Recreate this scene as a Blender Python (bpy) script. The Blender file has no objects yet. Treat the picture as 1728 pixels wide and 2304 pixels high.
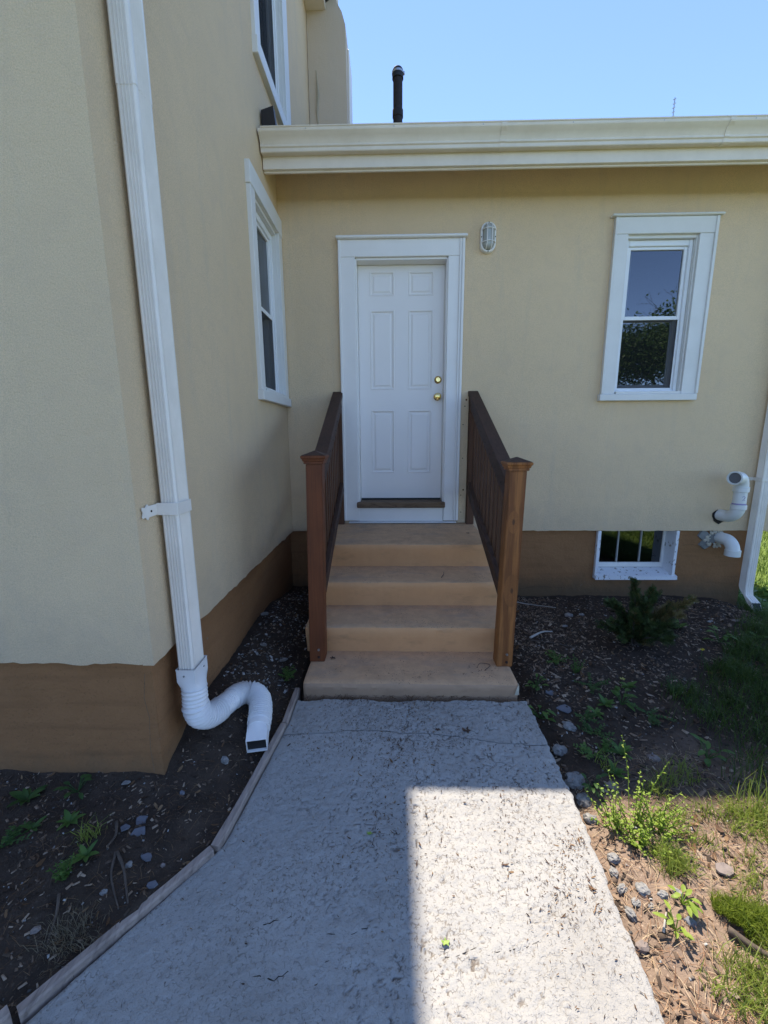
import bpy, bmesh, math, random
import numpy as np
from mathutils import Vector, Matrix, noise as mnoise

random.seed(7)
rng = np.random.default_rng(11)
scene = bpy.context.scene
COL = scene.collection

# ------------------------------------------------------------------ camera
cam_d = bpy.data.cameras.new('camera')
cam = bpy.data.objects.new('camera', cam_d)
COL.objects.link(cam)
scene.camera = cam
cam_d.sensor_fit = 'VERTICAL'
cam_d.sensor_height = 24.0
cam_d.lens = 923.4 / 2304 * 24.0
cam_d.clip_start = 0.05
cam_d.clip_end = 2000


def cam_axes(pitch, yaw, roll):
    r = Vector((math.cos(yaw), math.sin(yaw), 0))
    f = Vector((-math.sin(yaw), math.cos(yaw), 0))
    u = Vector((0, 0, 1))
    f2 = math.cos(pitch) * f - math.sin(pitch) * u
    u2 = math.sin(pitch) * f + math.cos(pitch) * u
    c, s = math.cos(roll), math.sin(roll)
    return c * r + s * u2, -s * r + c * u2, f2


ax_r, ax_u, ax_f = cam_axes(math.radians(10.53), math.radians(1.23), math.radians(-0.37))
cm = Matrix((ax_r, ax_u, -ax_f)).transposed().to_4x4()
cm.translation = Vector((0.954, -3.8, 1.506))
cam.matrix_world = cm

# ------------------------------------------------------------------ sky, sun, exposure
SUN = Vector((-0.111, 0.49, 1.0)).normalized()
world = bpy.data.worlds.new('World')
scene.world = world
world.use_nodes = True
wn = world.node_tree.nodes
wl = world.node_tree.links
wn.clear()
w_out = wn.new('ShaderNodeOutputWorld')
w_bg = wn.new('ShaderNodeBackground')
w_sky = wn.new('ShaderNodeTexSky')
w_sky.sky_type = 'NISHITA'
w_sky.sun_disc = False
w_sky.sun_elevation = math.asin(SUN.z)
w_sky.sun_rotation = math.atan2(SUN.x, SUN.y)
w_sky.air_density = 0.4
w_sky.dust_density = 0.0
w_sky.ozone_density = 1.0
w_bg.inputs['Strength'].default_value = 0.15
wl.new(w_sky.outputs[0], w_bg.inputs[0])
wl.new(w_bg.outputs[0], w_out.inputs[0])

sun_d = bpy.data.lights.new('sun', 'SUN')
sun_d.energy = 2.5
sun_d.angle = math.radians(0.55)
sun_d.color = (1.0, 0.92, 0.80)
sun = bpy.data.objects.new('sun', sun_d)
COL.objects.link(sun)
sun.rotation_mode = 'QUATERNION'
sun.rotation_quaternion = (-SUN).to_track_quat('-Z', 'Y')
sun.location = (0, 5, 12)

scene.view_settings.view_transform = 'Standard'
scene.view_settings.look = 'None'
scene.view_settings.exposure = 1.94
scene.view_settings.gamma = 1.0
scene.view_settings.use_curve_mapping = False
scene.cycles.max_bounces = 6
scene.cycles.transparent_max_bounces = 12


# ------------------------------------------------------------------ materials
class NT:
    """small helper round a material's node tree"""
    def __init__(self, name):
        self.m = bpy.data.materials.new(name)
        self.m.use_nodes = True
        self.n = self.m.node_tree.nodes
        self.l = self.m.node_tree.links
        self.b = self.n['Principled BSDF']
        self.out = self.n['Material Output']
        self._tc = None

    def coord(self, scale=(1, 1, 1), rot=(0, 0, 0)):
        if self._tc is None:
            self._tc = self.n.new('ShaderNodeTexCoord')
        mp = self.n.new('ShaderNodeMapping')
        mp.inputs['Scale'].default_value = scale
        mp.inputs['Rotation'].default_value = rot
        self.l.new(self._tc.outputs['Object'], mp.inputs[0])
        return mp.outputs[0]

    def noise(self, scale, detail=4, rough=0.55, vec=None, dist=0.0):
        t = self.n.new('ShaderNodeTexNoise')
        t.inputs['Scale'].default_value = scale
        t.inputs['Detail'].default_value = detail
        t.inputs['Roughness'].default_value = rough
        t.inputs['Distortion'].default_value = dist
        self.l.new(vec if vec is not None else self.coord(), t.inputs['Vector'])
        return t.outputs['Fac']

    def voronoi(self, scale, feature='F1', vec=None, out='Distance', rnd=1.0):
        t = self.n.new('ShaderNodeTexVoronoi')
        t.feature = feature
        t.inputs['Scale'].default_value = scale
        t.inputs['Randomness'].default_value = rnd
        self.l.new(vec if vec is not None else self.coord(), t.inputs['Vector'])
        return t.outputs[out]

    def ramp(self, fac, a, b, ca=(0, 0, 0, 1), cb=(1, 1, 1, 1)):
        r = self.n.new('ShaderNodeMapRange')
        r.inputs['From Min'].default_value = a
        r.inputs['From Max'].default_value = b
        r.clamp = True
        self.l.new(fac, r.inputs[0])
        return r.outputs[0]

    def mix(self, fac, a, b):
        x = self.n.new('ShaderNodeMix')
        x.data_type = 'RGBA'
        for sock, v in ((0, fac), (6, a), (7, b)):
            if isinstance(v, (float, int)):
                x.inputs[sock].default_value = v
            elif isinstance(v, tuple):
                x.inputs[sock].default_value = (*v[:3], 1)
            else:
                self.l.new(v, x.inputs[sock])
        return x.outputs[2]

    def math(self, op, a, b=None):
        x = self.n.new('ShaderNodeMath')
        x.operation = op
        for i, v in enumerate((a, b)):
            if v is None:
                continue
            if isinstance(v, (float, int)):
                x.inputs[i].default_value = v
            else:
                self.l.new(v, x.inputs[i])
        return x.outputs[0]

    def attr(self, name):
        t = self.n.new('ShaderNodeAttribute')
        t.attribute_name = name
        return t.outputs['Fac']

    def sep(self, axis):
        s = self.n.new('ShaderNodeSeparateXYZ')
        self.l.new(self.coord(), s.inputs[0])
        return s.outputs[axis]

    def bump(self, h, strength=0.3, dist=0.01, prev=None):
        b = self.n.new('ShaderNodeBump')
        b.inputs['Strength'].default_value = strength
        b.inputs['Distance'].default_value = dist
        self.l.new(h, b.inputs['Height'])
        if prev is not None:
            self.l.new(prev, b.inputs['Normal'])
        return b.outputs[0]

    def done(self, col=None, rough=None, normal=None, spec=None, metal=None):
        for sock, v in (('Base Color', col), ('Roughness', rough), ('Normal', normal),
                        ('Specular IOR Level', spec), ('Metallic', metal)):
            if v is None:
                continue
            if isinstance(v, (float, int)):
                self.b.inputs[sock].default_value = v
            elif isinstance(v, tuple):
                self.b.inputs[sock].default_value = (*v[:3], 1)
            else:
                self.l.new(v, self.b.inputs[sock])
        return self.m


def m_stucco(name='stucco_cream', base=(0.835, 0.625, 0.39)):
    t = NT(name)
    blot = t.noise(1.3, 5, 0.6)
    c = t.mix(t.ramp(blot, 0.3, 0.7), base, tuple(q * 0.93 for q in base))
    fine = t.noise(240, 3, 0.65)
    c = t.mix(t.math('MULTIPLY', t.ramp(fine, 0.60, 0.36), 0.8), c, (0.62, 0.475, 0.31))
    trowel = t.noise(7, 5, 0.65, None, 0.6)
    c = t.mix(t.math('MULTIPLY', t.ramp(trowel, 0.48, 0.72), 0.26), c, (0.60, 0.46, 0.33))
    splash = t.math('ADD', t.sep(2), t.math('MULTIPLY', t.noise(6, 5, 0.75), 0.6))
    c = t.mix(t.math('MULTIPLY', t.ramp(splash, 1.22, 0.92), 0.30), c, (0.40, 0.33, 0.25))
    streak = t.noise(2.2, 4, 0.6, t.coord((3.5, 3.5, 0.35)))
    c = t.mix(t.math('MULTIPLY', t.ramp(streak, 0.55, 0.8), 0.25), c, (0.46, 0.42, 0.35))
    n1 = t.bump(t.noise(130, 4, 0.7), 0.9, 0.008)
    n2 = t.bump(t.noise(34, 3, 0.5), 0.2, 0.006, n1)
    n3 = t.bump(t.noise(2.6, 4, 0.6), 0.4, 0.03, n2)
    return t.done(c, 0.92, n3, 0.25)


def m_foundation(name, a, b):
    t = NT(name)
    c = t.mix(t.ramp(t.noise(2.0, 6, 0.65), 0.3, 0.7), a, b)
    hor = t.noise(3.0, 5, 0.6, t.coord((0.6, 0.6, 7)))
    c = t.mix(t.math('MULTIPLY', t.ramp(hor, 0.5, 0.75), 0.45), c, tuple(x * 0.62 for x in a))
    spk = t.noise(120, 2, 0.5)
    c = t.mix(t.math('MULTIPLY', t.ramp(spk, 0.6, 0.75), 0.5), c, tuple(x * 0.5 for x in a))
    # splashed soil and algae on the lowest hand's breadth
    z = t.sep(2)
    spl = t.math('ADD', z, t.math('MULTIPLY', t.noise(9, 5, 0.7), 0.22))
    c = t.mix(t.math('MULTIPLY', t.ramp(spl, 0.30, 0.12), 0.65), c, (0.075, 0.066, 0.042))
    flk = t.ramp(t.noise(17, 6, 0.75), 0.665, 0.69)
    c = t.mix(t.math('MULTIPLY', flk, 0.7), c, (0.24, 0.20, 0.16))
    n1 = t.bump(t.noise(90, 4, 0.7), 0.6, 0.004)
    n2 = t.bump(t.noise(9, 6, 0.7), 0.7, 0.02, n1)
    n3 = t.bump(flk, -0.4, 0.003, n2)
    return t.done(c, 0.85, n3, 0.3)


def m_steps(name='painted_step_concrete', a=(0.64, 0.345, 0.165), b=(0.54, 0.285, 0.135)):
    t = NT(name)
    c = t.mix(t.ramp(t.noise(3, 5, 0.65), 0.3, 0.7), a, b)
    # treads worn to a greyer brown where feet go, risers keep their ochre
    g = t.n.new('ShaderNodeNewGeometry')
    s = t.n.new('ShaderNodeSeparateXYZ')
    t.l.new(g.outputs['True Normal'], s.inputs[0])
    up = t.ramp(s.outputs[2], 0.4, 0.9)
    worn = t.mix(t.ramp(t.noise(14, 6, 0.7), 0.35, 0.7), (0.60, 0.37, 0.21), (0.47, 0.295, 0.17))
    c = t.mix(up, c, worn)
    pit = t.voronoi(75, 'F1')
    pm = t.math('MULTIPLY', t.ramp(pit, 0.26, 0.10), t.ramp(t.noise(5, 4, 0.6), 0.46, 0.60))
    foot = t.math('MULTIPLY', t.ramp(t.noise(2.6, 5, 0.7, t.coord((1, 2.2, 1))), 0.50, 0.66), up)
    c = t.mix(t.math('MULTIPLY', foot, 0.5), c, (0.31, 0.245, 0.19))
    c = t.mix(t.math('MULTIPLY', pm, up), c, (0.045, 0.036, 0.03))
    stain = t.noise(5, 5, 0.65, t.coord((1, 1, 3)))
    c = t.mix(t.math('MULTIPLY', t.ramp(stain, 0.55, 0.8), 0.45), c, (0.20, 0.13, 0.075))
    n1 = t.bump(t.noise(110, 3, 0.6), 0.4, 0.003)
    n2 = t.bump(t.noise(12, 4, 0.6), 0.4, 0.008, n1)
    n3 = t.bump(pm, -0.6, 0.004, n2) if False else n2
    return t.done(c, 0.8, n3, 0.3)


def m_white(name, col=(0.74, 0.75, 0.74), wear=0.0, rough=0.5, dirt=0.15):
    t = NT(name)
    c = t.mix(t.math('MULTIPLY', t.ramp(t.noise(4, 5, 0.65), 0.4, 0.75), dirt), col,
              tuple(x * 0.72 for x in (col[0], col[1] * 0.98, col[2] * 0.93)))
    n = t.bump(t.noise(60, 3, 0.6), 0.12, 0.002)
    if wear > 0:
        w = t.noise(26, 6, 0.72, t.coord((1, 1, 0.45)))
        wm = t.ramp(w, 0.74 - wear * 0.25, 0.77 - wear * 0.25)
        c = t.mix(wm, c, (0.22, 0.19, 0.155))
        n = t.bump(wm, -0.5, 0.002, n)
    return t.done(c, rough, n, 0.4)


def m_plain(name, col, rough=0.5, metal=0.0, spec=0.5, bump=0.0, vary=0.12, scale=12):
    t = NT(name)
    c = t.mix(t.ramp(t.noise(scale, 4, 0.6), 0.3, 0.7), col, tuple(x * (1 - vary) for x in col))
    n = t.bump(t.noise(90, 3, 0.6), bump, 0.003) if bump else None
    return t.done(c, rough, n, spec, metal)


def m_wood(name, a, b, grain=(60, 60, 3.0), rot=(0, 0, 0), rough=0.6, knots=True, dark=(0.035, 0.018, 0.01)):
    t = NT(name)
    v = t.coord(grain, rot)
    g = t.noise(1.0, 6, 0.6, v, 1.2)
    c = t.mix(t.ramp(g, 0.32, 0.68), a, b)
    lines = t.noise(1.0, 3, 0.5, t.coord((grain[0] * 2.6, grain[1] * 2.6, grain[2] * 0.7), rot), 0.4)
    c = t.mix(t.math('MULTIPLY', t.ramp(lines, 0.52, 0.72), 0.55), c, dark)
    if knots:
        k = t.voronoi(3.1, 'F1', t.coord((1.6, 1.6, 0.75), rot))
        kr = t.math('SINE', t.math('MULTIPLY', k, 120.0))
        near = t.ramp(k, 0.20, 0.05)
        c = t.mix(t.math('MULTIPLY', near, t.ramp(kr, -0.2, 0.9)), c, dark)
    blot = t.noise(5, 4, 0.6)
    c = t.mix(t.math('MULTIPLY', t.ramp(blot, 0.5, 0.75), 0.4), c, tuple(x * 0.5 for x in b))
    n = t.bump(lines, 0.25, 0.002)
    return t.done(c, rough, n, 0.35)


def m_knotty(name, a, b, knots, dark):
    """upright post with flowing grain that bends round its knots"""
    t = NT(name)
    g = t.n.new('ShaderNodeSeparateXYZ')
    t.l.new(t.coord(), g.inputs[0])
    near_all = None
    field = t.math('MULTIPLY', g.outputs[0], 95.0)
    for kx, kz, amp in knots:
        dx = t.math('SUBTRACT', g.outputs[0], kx)
        dz = t.math('MULTIPLY', t.math('SUBTRACT', g.outputs[2], kz), 0.45)
        d = t.math('SQRT', t.math('ADD', t.math('MULTIPLY', dx, dx), t.math('MULTIPLY', dz, dz)))
        w = t.ramp(d, amp, amp * 0.12)
        field = t.math('ADD', t.math('MULTIPLY', field, t.math('SUBTRACT', 1.0, w)), t.math('MULTIPLY', t.math('MULTIPLY', d, 330.0), w))
        core = t.ramp(d, 0.010, 0.005)
        near_all = core if near_all is None else t.math('MAXIMUM', near_all, core)
    field = t.math('ADD', field, t.math('MULTIPLY', t.noise(1.0, 4, 0.6, t.coord((26, 26, 2.2))), 9.0))
    ring = t.math('SINE', field)
    c = t.mix(t.ramp(ring, -0.6, 0.95), a, b)
    c = t.mix(t.math('MULTIPLY', t.ramp(t.noise(1.0, 3, 0.5, t.coord((160, 160, 5))), 0.5, 0.7), 0.45), c, dark)
    c = t.mix(t.math('MULTIPLY', near_all, 0.8), c, dark)
    c = t.mix(t.math('MULTIPLY', t.ramp(t.noise(4, 4, 0.6), 0.45, 0.7), 0.5), c, tuple(x * 0.55 for x in b))
    return t.done(c, 0.6, t.bump(ring, 0.12, 0.002), 0.35)


def m_path():
    t = NT('painted_path_concrete')
    c = t.mix(t.ramp(t.noise(2.2, 5, 0.6), 0.3, 0.7), (0.37, 0.355, 0.333), (0.315, 0.302, 0.283))
    patch = t.noise(7, 5, 0.65)
    c = t.mix(t.math('MULTIPLY', t.ramp(patch, 0.52, 0.75), 0.35), c, (0.27, 0.26, 0.24))
    wear = t.noise(1.4, 6, 0.7, None, 0.8)
    c = t.mix(t.math('MULTIPLY', t.ramp(wear, 0.5, 0.68), 0.4), c, (0.235, 0.215, 0.19))
    # crevices of the spalled surface are modelled; their shade is deepened in the colour
    pit = t.attr('pit')
    c = t.mix(t.math('MULTIPLY', t.ramp(pit, 0.3, 0.9), 0.75), c, (0.12, 0.09, 0.066))
    dots = t.math('MULTIPLY', t.ramp(t.noise(120, 2, 0.5), 0.64, 0.71), t.ramp(t.noise(5, 3, 0.6), 0.4, 0.6))
    c = t.mix(t.math('MULTIPLY', dots, 0.7), c, (0.12, 0.095, 0.07))
    grit = t.noise(210, 2, 0.6)
    c = t.mix(t.math('MULTIPLY', t.ramp(grit, 0.55, 0.72), 0.35), c, (0.17, 0.16, 0.15))
    blots = t.math('MULTIPLY', t.ramp(t.noise(38, 2, 0.5), 0.62, 0.68), t.ramp(t.noise(1.7, 2, 0.5), 0.48, 0.6))
    c = t.mix(t.math('MULTIPLY', blots, 0.3), c, (0.17, 0.16, 0.15))
    v = t.voronoi(88, 'DISTANCE_TO_EDGE', t.coord((1, 0.85, 1)))
    sq = t.math('MULTIPLY', t.ramp(v, 0.10, 0.03), t.ramp(t.noise(60, 2, 0.6), 0.50, 0.58))
    c = t.mix(t.math('MULTIPLY', t.math('MULTIPLY', sq, 0.7), t.ramp(t.noise(3.2, 5, 0.75), 0.42, 0.60)), c, (0.13, 0.10, 0.075))  # finer crevice lines, their shadow tone put into the colour
    n1 = t.bump(t.math('SUBTRACT', t.noise(150, 3, 0.65), t.math('MULTIPLY', sq, 0.7)), 0.6, 0.004)
    n3 = t.bump(t.noise(52, 3, 0.6), 0.5, 0.007, n1)
    return t.done(c, 0.85, n3, 0.3)


def m_ground():
    t = NT('soil_and_lawn')
    soil = t.mix(t.ramp(t.noise(10, 6, 0.7), 0.35, 0.7), (0.040, 0.029, 0.022), (0.072, 0.051, 0.038))
    soil = t.mix(t.ramp(t.noise(120, 3, 0.6), 0.6, 0.74), soil, (0.11, 0.085, 0.065))
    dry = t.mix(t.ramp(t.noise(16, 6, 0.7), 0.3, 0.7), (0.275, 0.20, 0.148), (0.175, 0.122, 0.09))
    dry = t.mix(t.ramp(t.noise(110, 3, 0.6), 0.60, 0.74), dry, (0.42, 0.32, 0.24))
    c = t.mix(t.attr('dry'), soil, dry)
    lawn = t.mix(t.ramp(t.noise(3, 5, 0.7), 0.3, 0.7), (0.13, 0.18, 0.035), (0.09, 0.135, 0.025))
    lawn = t.mix(t.ramp(t.noise(60, 4, 0.7), 0.5, 0.75), lawn, (0.22, 0.26, 0.07))
    c = t.mix(t.attr('lawn'), c, lawn)
    n1 = t.bump(t.noise(130, 4, 0.65), 0.7, 0.006)
    n2 = t.bump(t.noise(28, 4, 0.6), 0.6, 0.012, n1)
    return t.done(c, 0.95, n2, 0.15)


def m_leafy(name, a, b, trans=0.35, rough=0.5, attr=True):
    t = NT(name)
    f = t.attr('tint') if attr else t.noise(9, 3)
    c = t.mix(f, a, b)
    t.l.new(c, t.b.inputs['Base Color'])
    t.b.inputs['Roughness'].default_value = rough
    t.b.inputs['Specular IOR Level'].default_value = 0.3
    tr = t.n.new('ShaderNodeBsdfTranslucent')
    t.l.new(c, tr.inputs[0])
    mx = t.n.new('ShaderNodeMixShader')
    mx.inputs[0].default_value = trans
    t.l.new(t.b.outputs[0], mx.inputs[1])
    t.l.new(tr.outputs[0], mx.inputs[2])
    t.l.new(mx.outputs[0], t.out.inputs[0])
    return t.m


def m_tint(name, cols, rough=0.85):
    """loose bits whose own colour varies from piece to piece"""
    t = NT(name)
    r = t.n.new('ShaderNodeValToRGB')
    e = r.color_ramp.elements
    r.color_ramp.interpolation = 'CONSTANT'
    e[0].position, e[0].color = 0, (*cols[0], 1)
    e[1].position, e[1].color = 1 / len(cols), (*cols[1], 1)
    for i, c in enumerate(cols[2:], 2):
        x = e.new(i / len(cols))
        x.color = (*c, 1)
    t.l.new(t.attr('tint'), r.inputs[0])
    return t.done(r.outputs[0], rough, None, 0.2)


def m_glass(name, ior=1.9, tint=(0.55, 0.58, 0.60)):
    t = NT(name)
    t.n.remove(t.b)
    fr = t.n.new('ShaderNodeFresnel')
    fr.inputs[0].default_value = ior
    tr = t.n.new('ShaderNodeBsdfTransparent')
    tr.inputs[0].default_value = (*tint, 1)
    gl = t.n.new('ShaderNodeBsdfGlossy')
    gl.inputs['Roughness'].default_value = 0.012
    gl.inputs['Color'].default_value = (0.95, 0.97, 1, 1)
    bn = t.bump(t.noise(2.5, 1, 0.4), 0.03, 0.02)
    t.l.new(bn, gl.inputs['Normal'])
    mx = t.n.new('ShaderNodeMixShader')
    t.l.new(fr.outputs[0], mx.inputs[0])
    t.l.new(tr.outputs[0], mx.inputs[1])
    t.l.new(gl.outputs[0], mx.inputs[2])
    t.l.new(mx.outputs[0], t.out.inputs[0])
    return t.m


def m_screen():
    t = NT('insect_mesh')
    t.b.inputs['Base Color'].default_value = (0.012, 0.012, 0.013, 1)
    t.b.inputs['Roughness'].default_value = 0.9
    t.b.inputs['Specular IOR Level'].default_value = 0.1
    tr = t.n.new('ShaderNodeBsdfTransparent')
    mx = t.n.new('ShaderNodeMixShader')
    mx.inputs[0].default_value = 0.33
    t.l.new(t.b.outputs[0], mx.inputs[1])
    t.l.new(tr.outputs[0], mx.inputs[2])
    t.l.new(mx.outputs[0], t.out.inputs[0])
    return t.m


def m_shingle():
    t = NT('roof_shingle')
    br = t.n.new('ShaderNodeTexBrick')
    br.inputs['Scale'].default_value = 1.0
    br.inputs['Brick Width'].default_value = 0.3
    br.inputs['Row Height'].default_value = 0.14
    br.inputs['Mortar Size'].default_value = 0.006
    br.inputs['Color1'].default_value = (0.07, 0.06, 0.055, 1)
    br.inputs['Color2'].default_value = (0.10, 0.085, 0.075, 1)
    br.inputs['Mortar'].default_value = (0.02, 0.02, 0.02, 1)
    t.l.new(t.coord(), br.inputs[0])
    return t.done(br.outputs[0], 0.9, t.bump(t.noise(150), 0.4, 0.004), 0.2)


MT = {
    'stucco': m_stucco(),
    'stucco_grey': m_stucco('stucco_weathered', (0.64, 0.53, 0.42)),
    'found': m_foundation('brown_parging', (0.245, 0.120, 0.050), (0.305, 0.152, 0.066)),
    'steps': m_steps(),
    'slab': m_steps('painted_slab_concrete', (0.42, 0.275, 0.175), (0.33, 0.215, 0.14)),
    'trim': m_white('painted_trim', (0.74, 0.72, 0.68), 0.18, 0.5, 0.25),
    'trim2': m_white('painted_door_trim', (0.82, 0.785, 0.745), 0.12, 0.45, 0.15),
    'muntin': m_white('weathered_muntin_paint', (0.36, 0.36, 0.34), 0.4, 0.6, 0.4),
    'peel': m_white('peeling_sill_paint', (0.74, 0.75, 0.77), 0.62, 0.6, 0.2),
    'door': m_white('door_paint', (0.81, 0.765, 0.725), 0.0, 0.4, 0.06),
    'vinyl': m_white('vinyl_sash', (0.80, 0.80, 0.80), 0.0, 0.35, 0.08),
    'gutter': m_white('gutter_enamel', (0.78, 0.69, 0.57), 0.08, 0.4, 0.45),
    'spout': m_white('spout_enamel', (0.82, 0.76, 0.68), 0.12, 0.36, 0.5),
    'hose': m_white('hose_plastic', (0.78, 0.76, 0.74), 0.0, 0.38, 0.12),
    'pvc': m_white('pvc_plastic', (0.70, 0.71, 0.69), 0.06, 0.35, 0.2),
    'purple': m_plain('purple_primer', (0.28, 0.24, 0.42), 0.5),
    'post_dark': m_wood('red_brown_stain', (0.185, 0.055, 0.017), (0.13, 0.038, 0.012), (55, 55, 2.2), knots=False),
    'post_light': m_knotty('weathered_stain', (0.295, 0.115, 0.032), (0.165, 0.058, 0.016), [(1.648, 0.61, 0.045), (1.638, 1.02, 0.03)], (0.040, 0.018, 0.010)),
    'rail': m_wood('dark_stain', (0.075, 0.037, 0.024), (0.050, 0.025, 0.017), (50, 3.0, 50), rough=0.68, knots=False,
                   dark=(0.015, 0.008, 0.006)),
    'bal': m_wood('baluster_stain', (0.12, 0.052, 0.025), (0.08, 0.035, 0.018), (60, 60, 2.0)),
    'board': m_wood('grey_weathered_board', (0.40, 0.315, 0.26), (0.27, 0.21, 0.175), (30, 4, 30), rough=0.85, knots=False,
                    dark=(0.10, 0.075, 0.06)),
    'thresh': m_wood('worn_threshold_wood', (0.20, 0.13, 0.08), (0.13, 0.085, 0.05), (4, 60, 60), rough=0.8, knots=False),
    'path': m_path(),
    'ground': m_ground(),
    'brass': m_plain('polished_brass', (0.80, 0.58, 0.22), 0.18, 1.0, vary=0.1),
    'black': m_plain('rubber_and_mouth_shade', (0.012, 0.012, 0.012), 0.6),
    'bronze': m_plain('dark_flashing', (0.014, 0.012, 0.012), 0.45),
    'iron': m_plain('rusty_iron', (0.030, 0.020, 0.018), 0.75, 0.1, bump=0.4, vary=0.5, scale=30),
    'steel': m_plain('zinc_steel', (0.5, 0.5, 0.5), 0.35, 0.9),
    'alu': m_plain('aluminium_strip', (0.78, 0.79, 0.80), 0.3, 0.3),
    'rust': m_plain('rust', (0.15, 0.06, 0.025), 0.9),
    'hole': m_plain('drilled_hole', (0.02, 0.015, 0.012), 0.9),
    'glass': m_glass('window_glass', 2.25),
    'glass_side': m_glass('side_window_glass', 1.5, (0.4, 0.42, 0.44)),
    'glass_base': m_glass('basement_glass', 2.1, (0.25, 0.27, 0.27)),
    'lens': m_plain('frosted_lamp_lens', (0.40, 0.41, 0.38), 0.22, 0.0, 0.6, vary=0.1),
    'screen': m_screen(),
    'grey_frame': m_plain('grey_screen_frame', (0.13, 0.135, 0.145), 0.5),
    'room': m_plain('dim_room', (0.10, 0.095, 0.09), 0.9),
    'curtain': m_plain('pale_curtain', (0.35, 0.35, 0.36), 0.95),
    'shingle': m_shingle(),
    'mulch': m_tint('mulch_chips', [(0.08, 0.056, 0.04), (0.15, 0.102, 0.07), (0.25, 0.175, 0.12), (0.045, 0.033, 0.025), (0.055, 0.04, 0.031),
                                    (0.33, 0.25, 0.18), (0.11, 0.076, 0.054)]),
    'litter': m_tint('leaf_litter', [(0.13, 0.072, 0.036), (0.085, 0.048, 0.028), (0.21, 0.13, 0.07), (0.10, 0.060, 0.04),
                                     (0.055, 0.036, 0.026)]),
    'needle': m_tint('dry_needles', [(0.25, 0.135, 0.075), (0.36, 0.235, 0.14), (0.17, 0.092, 0.055), (0.44, 0.33, 0.21)]),
    'chips': m_tint('pale_chips', [(0.26, 0.26, 0.26), (0.15, 0.14, 0.13), (0.42, 0.41, 0.39), (0.085, 0.08, 0.076),
                                   (0.19, 0.155, 0.125), (0.10, 0.085, 0.07)]),
    'concrete': m_plain('broken_concrete', (0.33, 0.315, 0.295), 0.95, bump=0.9, vary=0.62, scale=38),
    'slate': m_plain('slate_flake', (0.15, 0.155, 0.18), 0.7, bump=0.3, vary=0.3, scale=30),
    'stone': m_plain('pinkish_stone', (0.25, 0.20, 0.175), 0.9, bump=0.6, vary=0.35, scale=30),
    'twig': m_plain('twig_bark', (0.12, 0.088, 0.066), 0.9, bump=0.6, vary=0.5, scale=40),
    'twig_pale': m_plain('bare_stick', (0.46, 0.42, 0.37), 0.9, bump=0.3, vary=0.3, scale=40),
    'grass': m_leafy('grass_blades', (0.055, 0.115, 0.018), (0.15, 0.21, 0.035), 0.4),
    'grass_shade_tone': m_leafy('shade_toned_grass_blades', (0.036, 0.070, 0.014), (0.095, 0.140, 0.028), 0.35),  # darker copy of the grass, shade put into its green
    'grass_sun_tone': m_leafy('sun_toned_grass_blades', (0.14, 0.20, 0.03), (0.27, 0.32, 0.06), 0.45),  # brighter copy of the grass, sunlight put into its green
    'straw': m_leafy('dry_grass_blades', (0.24, 0.19, 0.12), (0.15, 0.12, 0.075), 0.25),
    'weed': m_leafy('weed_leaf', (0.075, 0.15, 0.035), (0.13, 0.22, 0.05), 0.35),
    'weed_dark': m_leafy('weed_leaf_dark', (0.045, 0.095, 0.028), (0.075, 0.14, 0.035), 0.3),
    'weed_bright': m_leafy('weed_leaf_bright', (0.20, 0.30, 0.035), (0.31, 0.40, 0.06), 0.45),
    'moss': m_leafy('moss_tips', (0.11, 0.16, 0.015), (0.24, 0.29, 0.03), 0.35),
    'cedar': m_leafy('cedar_scale_leaf', (0.030, 0.052, 0.016), (0.075, 0.105, 0.032), 0.25),
    'cedar_brown': m_leafy('cedar_scale_leaf_bronze', (0.11, 0.085, 0.028), (0.17, 0.135, 0.045), 0.25),
    'tree_leaf': m_leafy('tree_leaf', (0.05, 0.10, 0.02), (0.10, 0.16, 0.035), 0.35),
    'bark': m_plain('bark', (0.085, 0.066, 0.052), 0.95, bump=0.8, vary=0.4, scale=20),
    'petal': m_plain('yellow_petal', (0.62, 0.46, 0.03), 0.6),
    'caulk': m_plain('sealing_foam', (0.60, 0.54, 0.42), 0.9, bump=0.8, vary=0.35, scale=25),
    'patch': m_plain('grey_mortar_patch', (0.23, 0.23, 0.215), 0.95, bump=0.6, vary=0.3, scale=25),
    'crack': m_plain('crack_dirt', (0.42, 0.35, 0.25), 0.95),  # pale brown crack fill, also the chimney's damp crust
}


# ------------------------------------------------------------------ object helpers
def _link(o, parent=None):
    COL.objects.link(o)
    if parent is not None:
        o.parent = parent
        if parent.type == 'EMPTY':
            o.matrix_parent_inverse = Matrix.Translation(-Vector(parent.location))
    return o


def tag(o, label=None, cat=None, group=None, kind=None):
    for k, v in (('label', label), ('category', cat), ('group', group), ('kind', kind)):
        if v:
            o[k] = v
    return o


def thing(name, label, cat, loc, group=None):
    o = bpy.data.objects.new(name, None)
    o.empty_display_size = 0.1
    o.location = loc
    COL.objects.link(o)
    return tag(o, label, cat, group)


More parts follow.
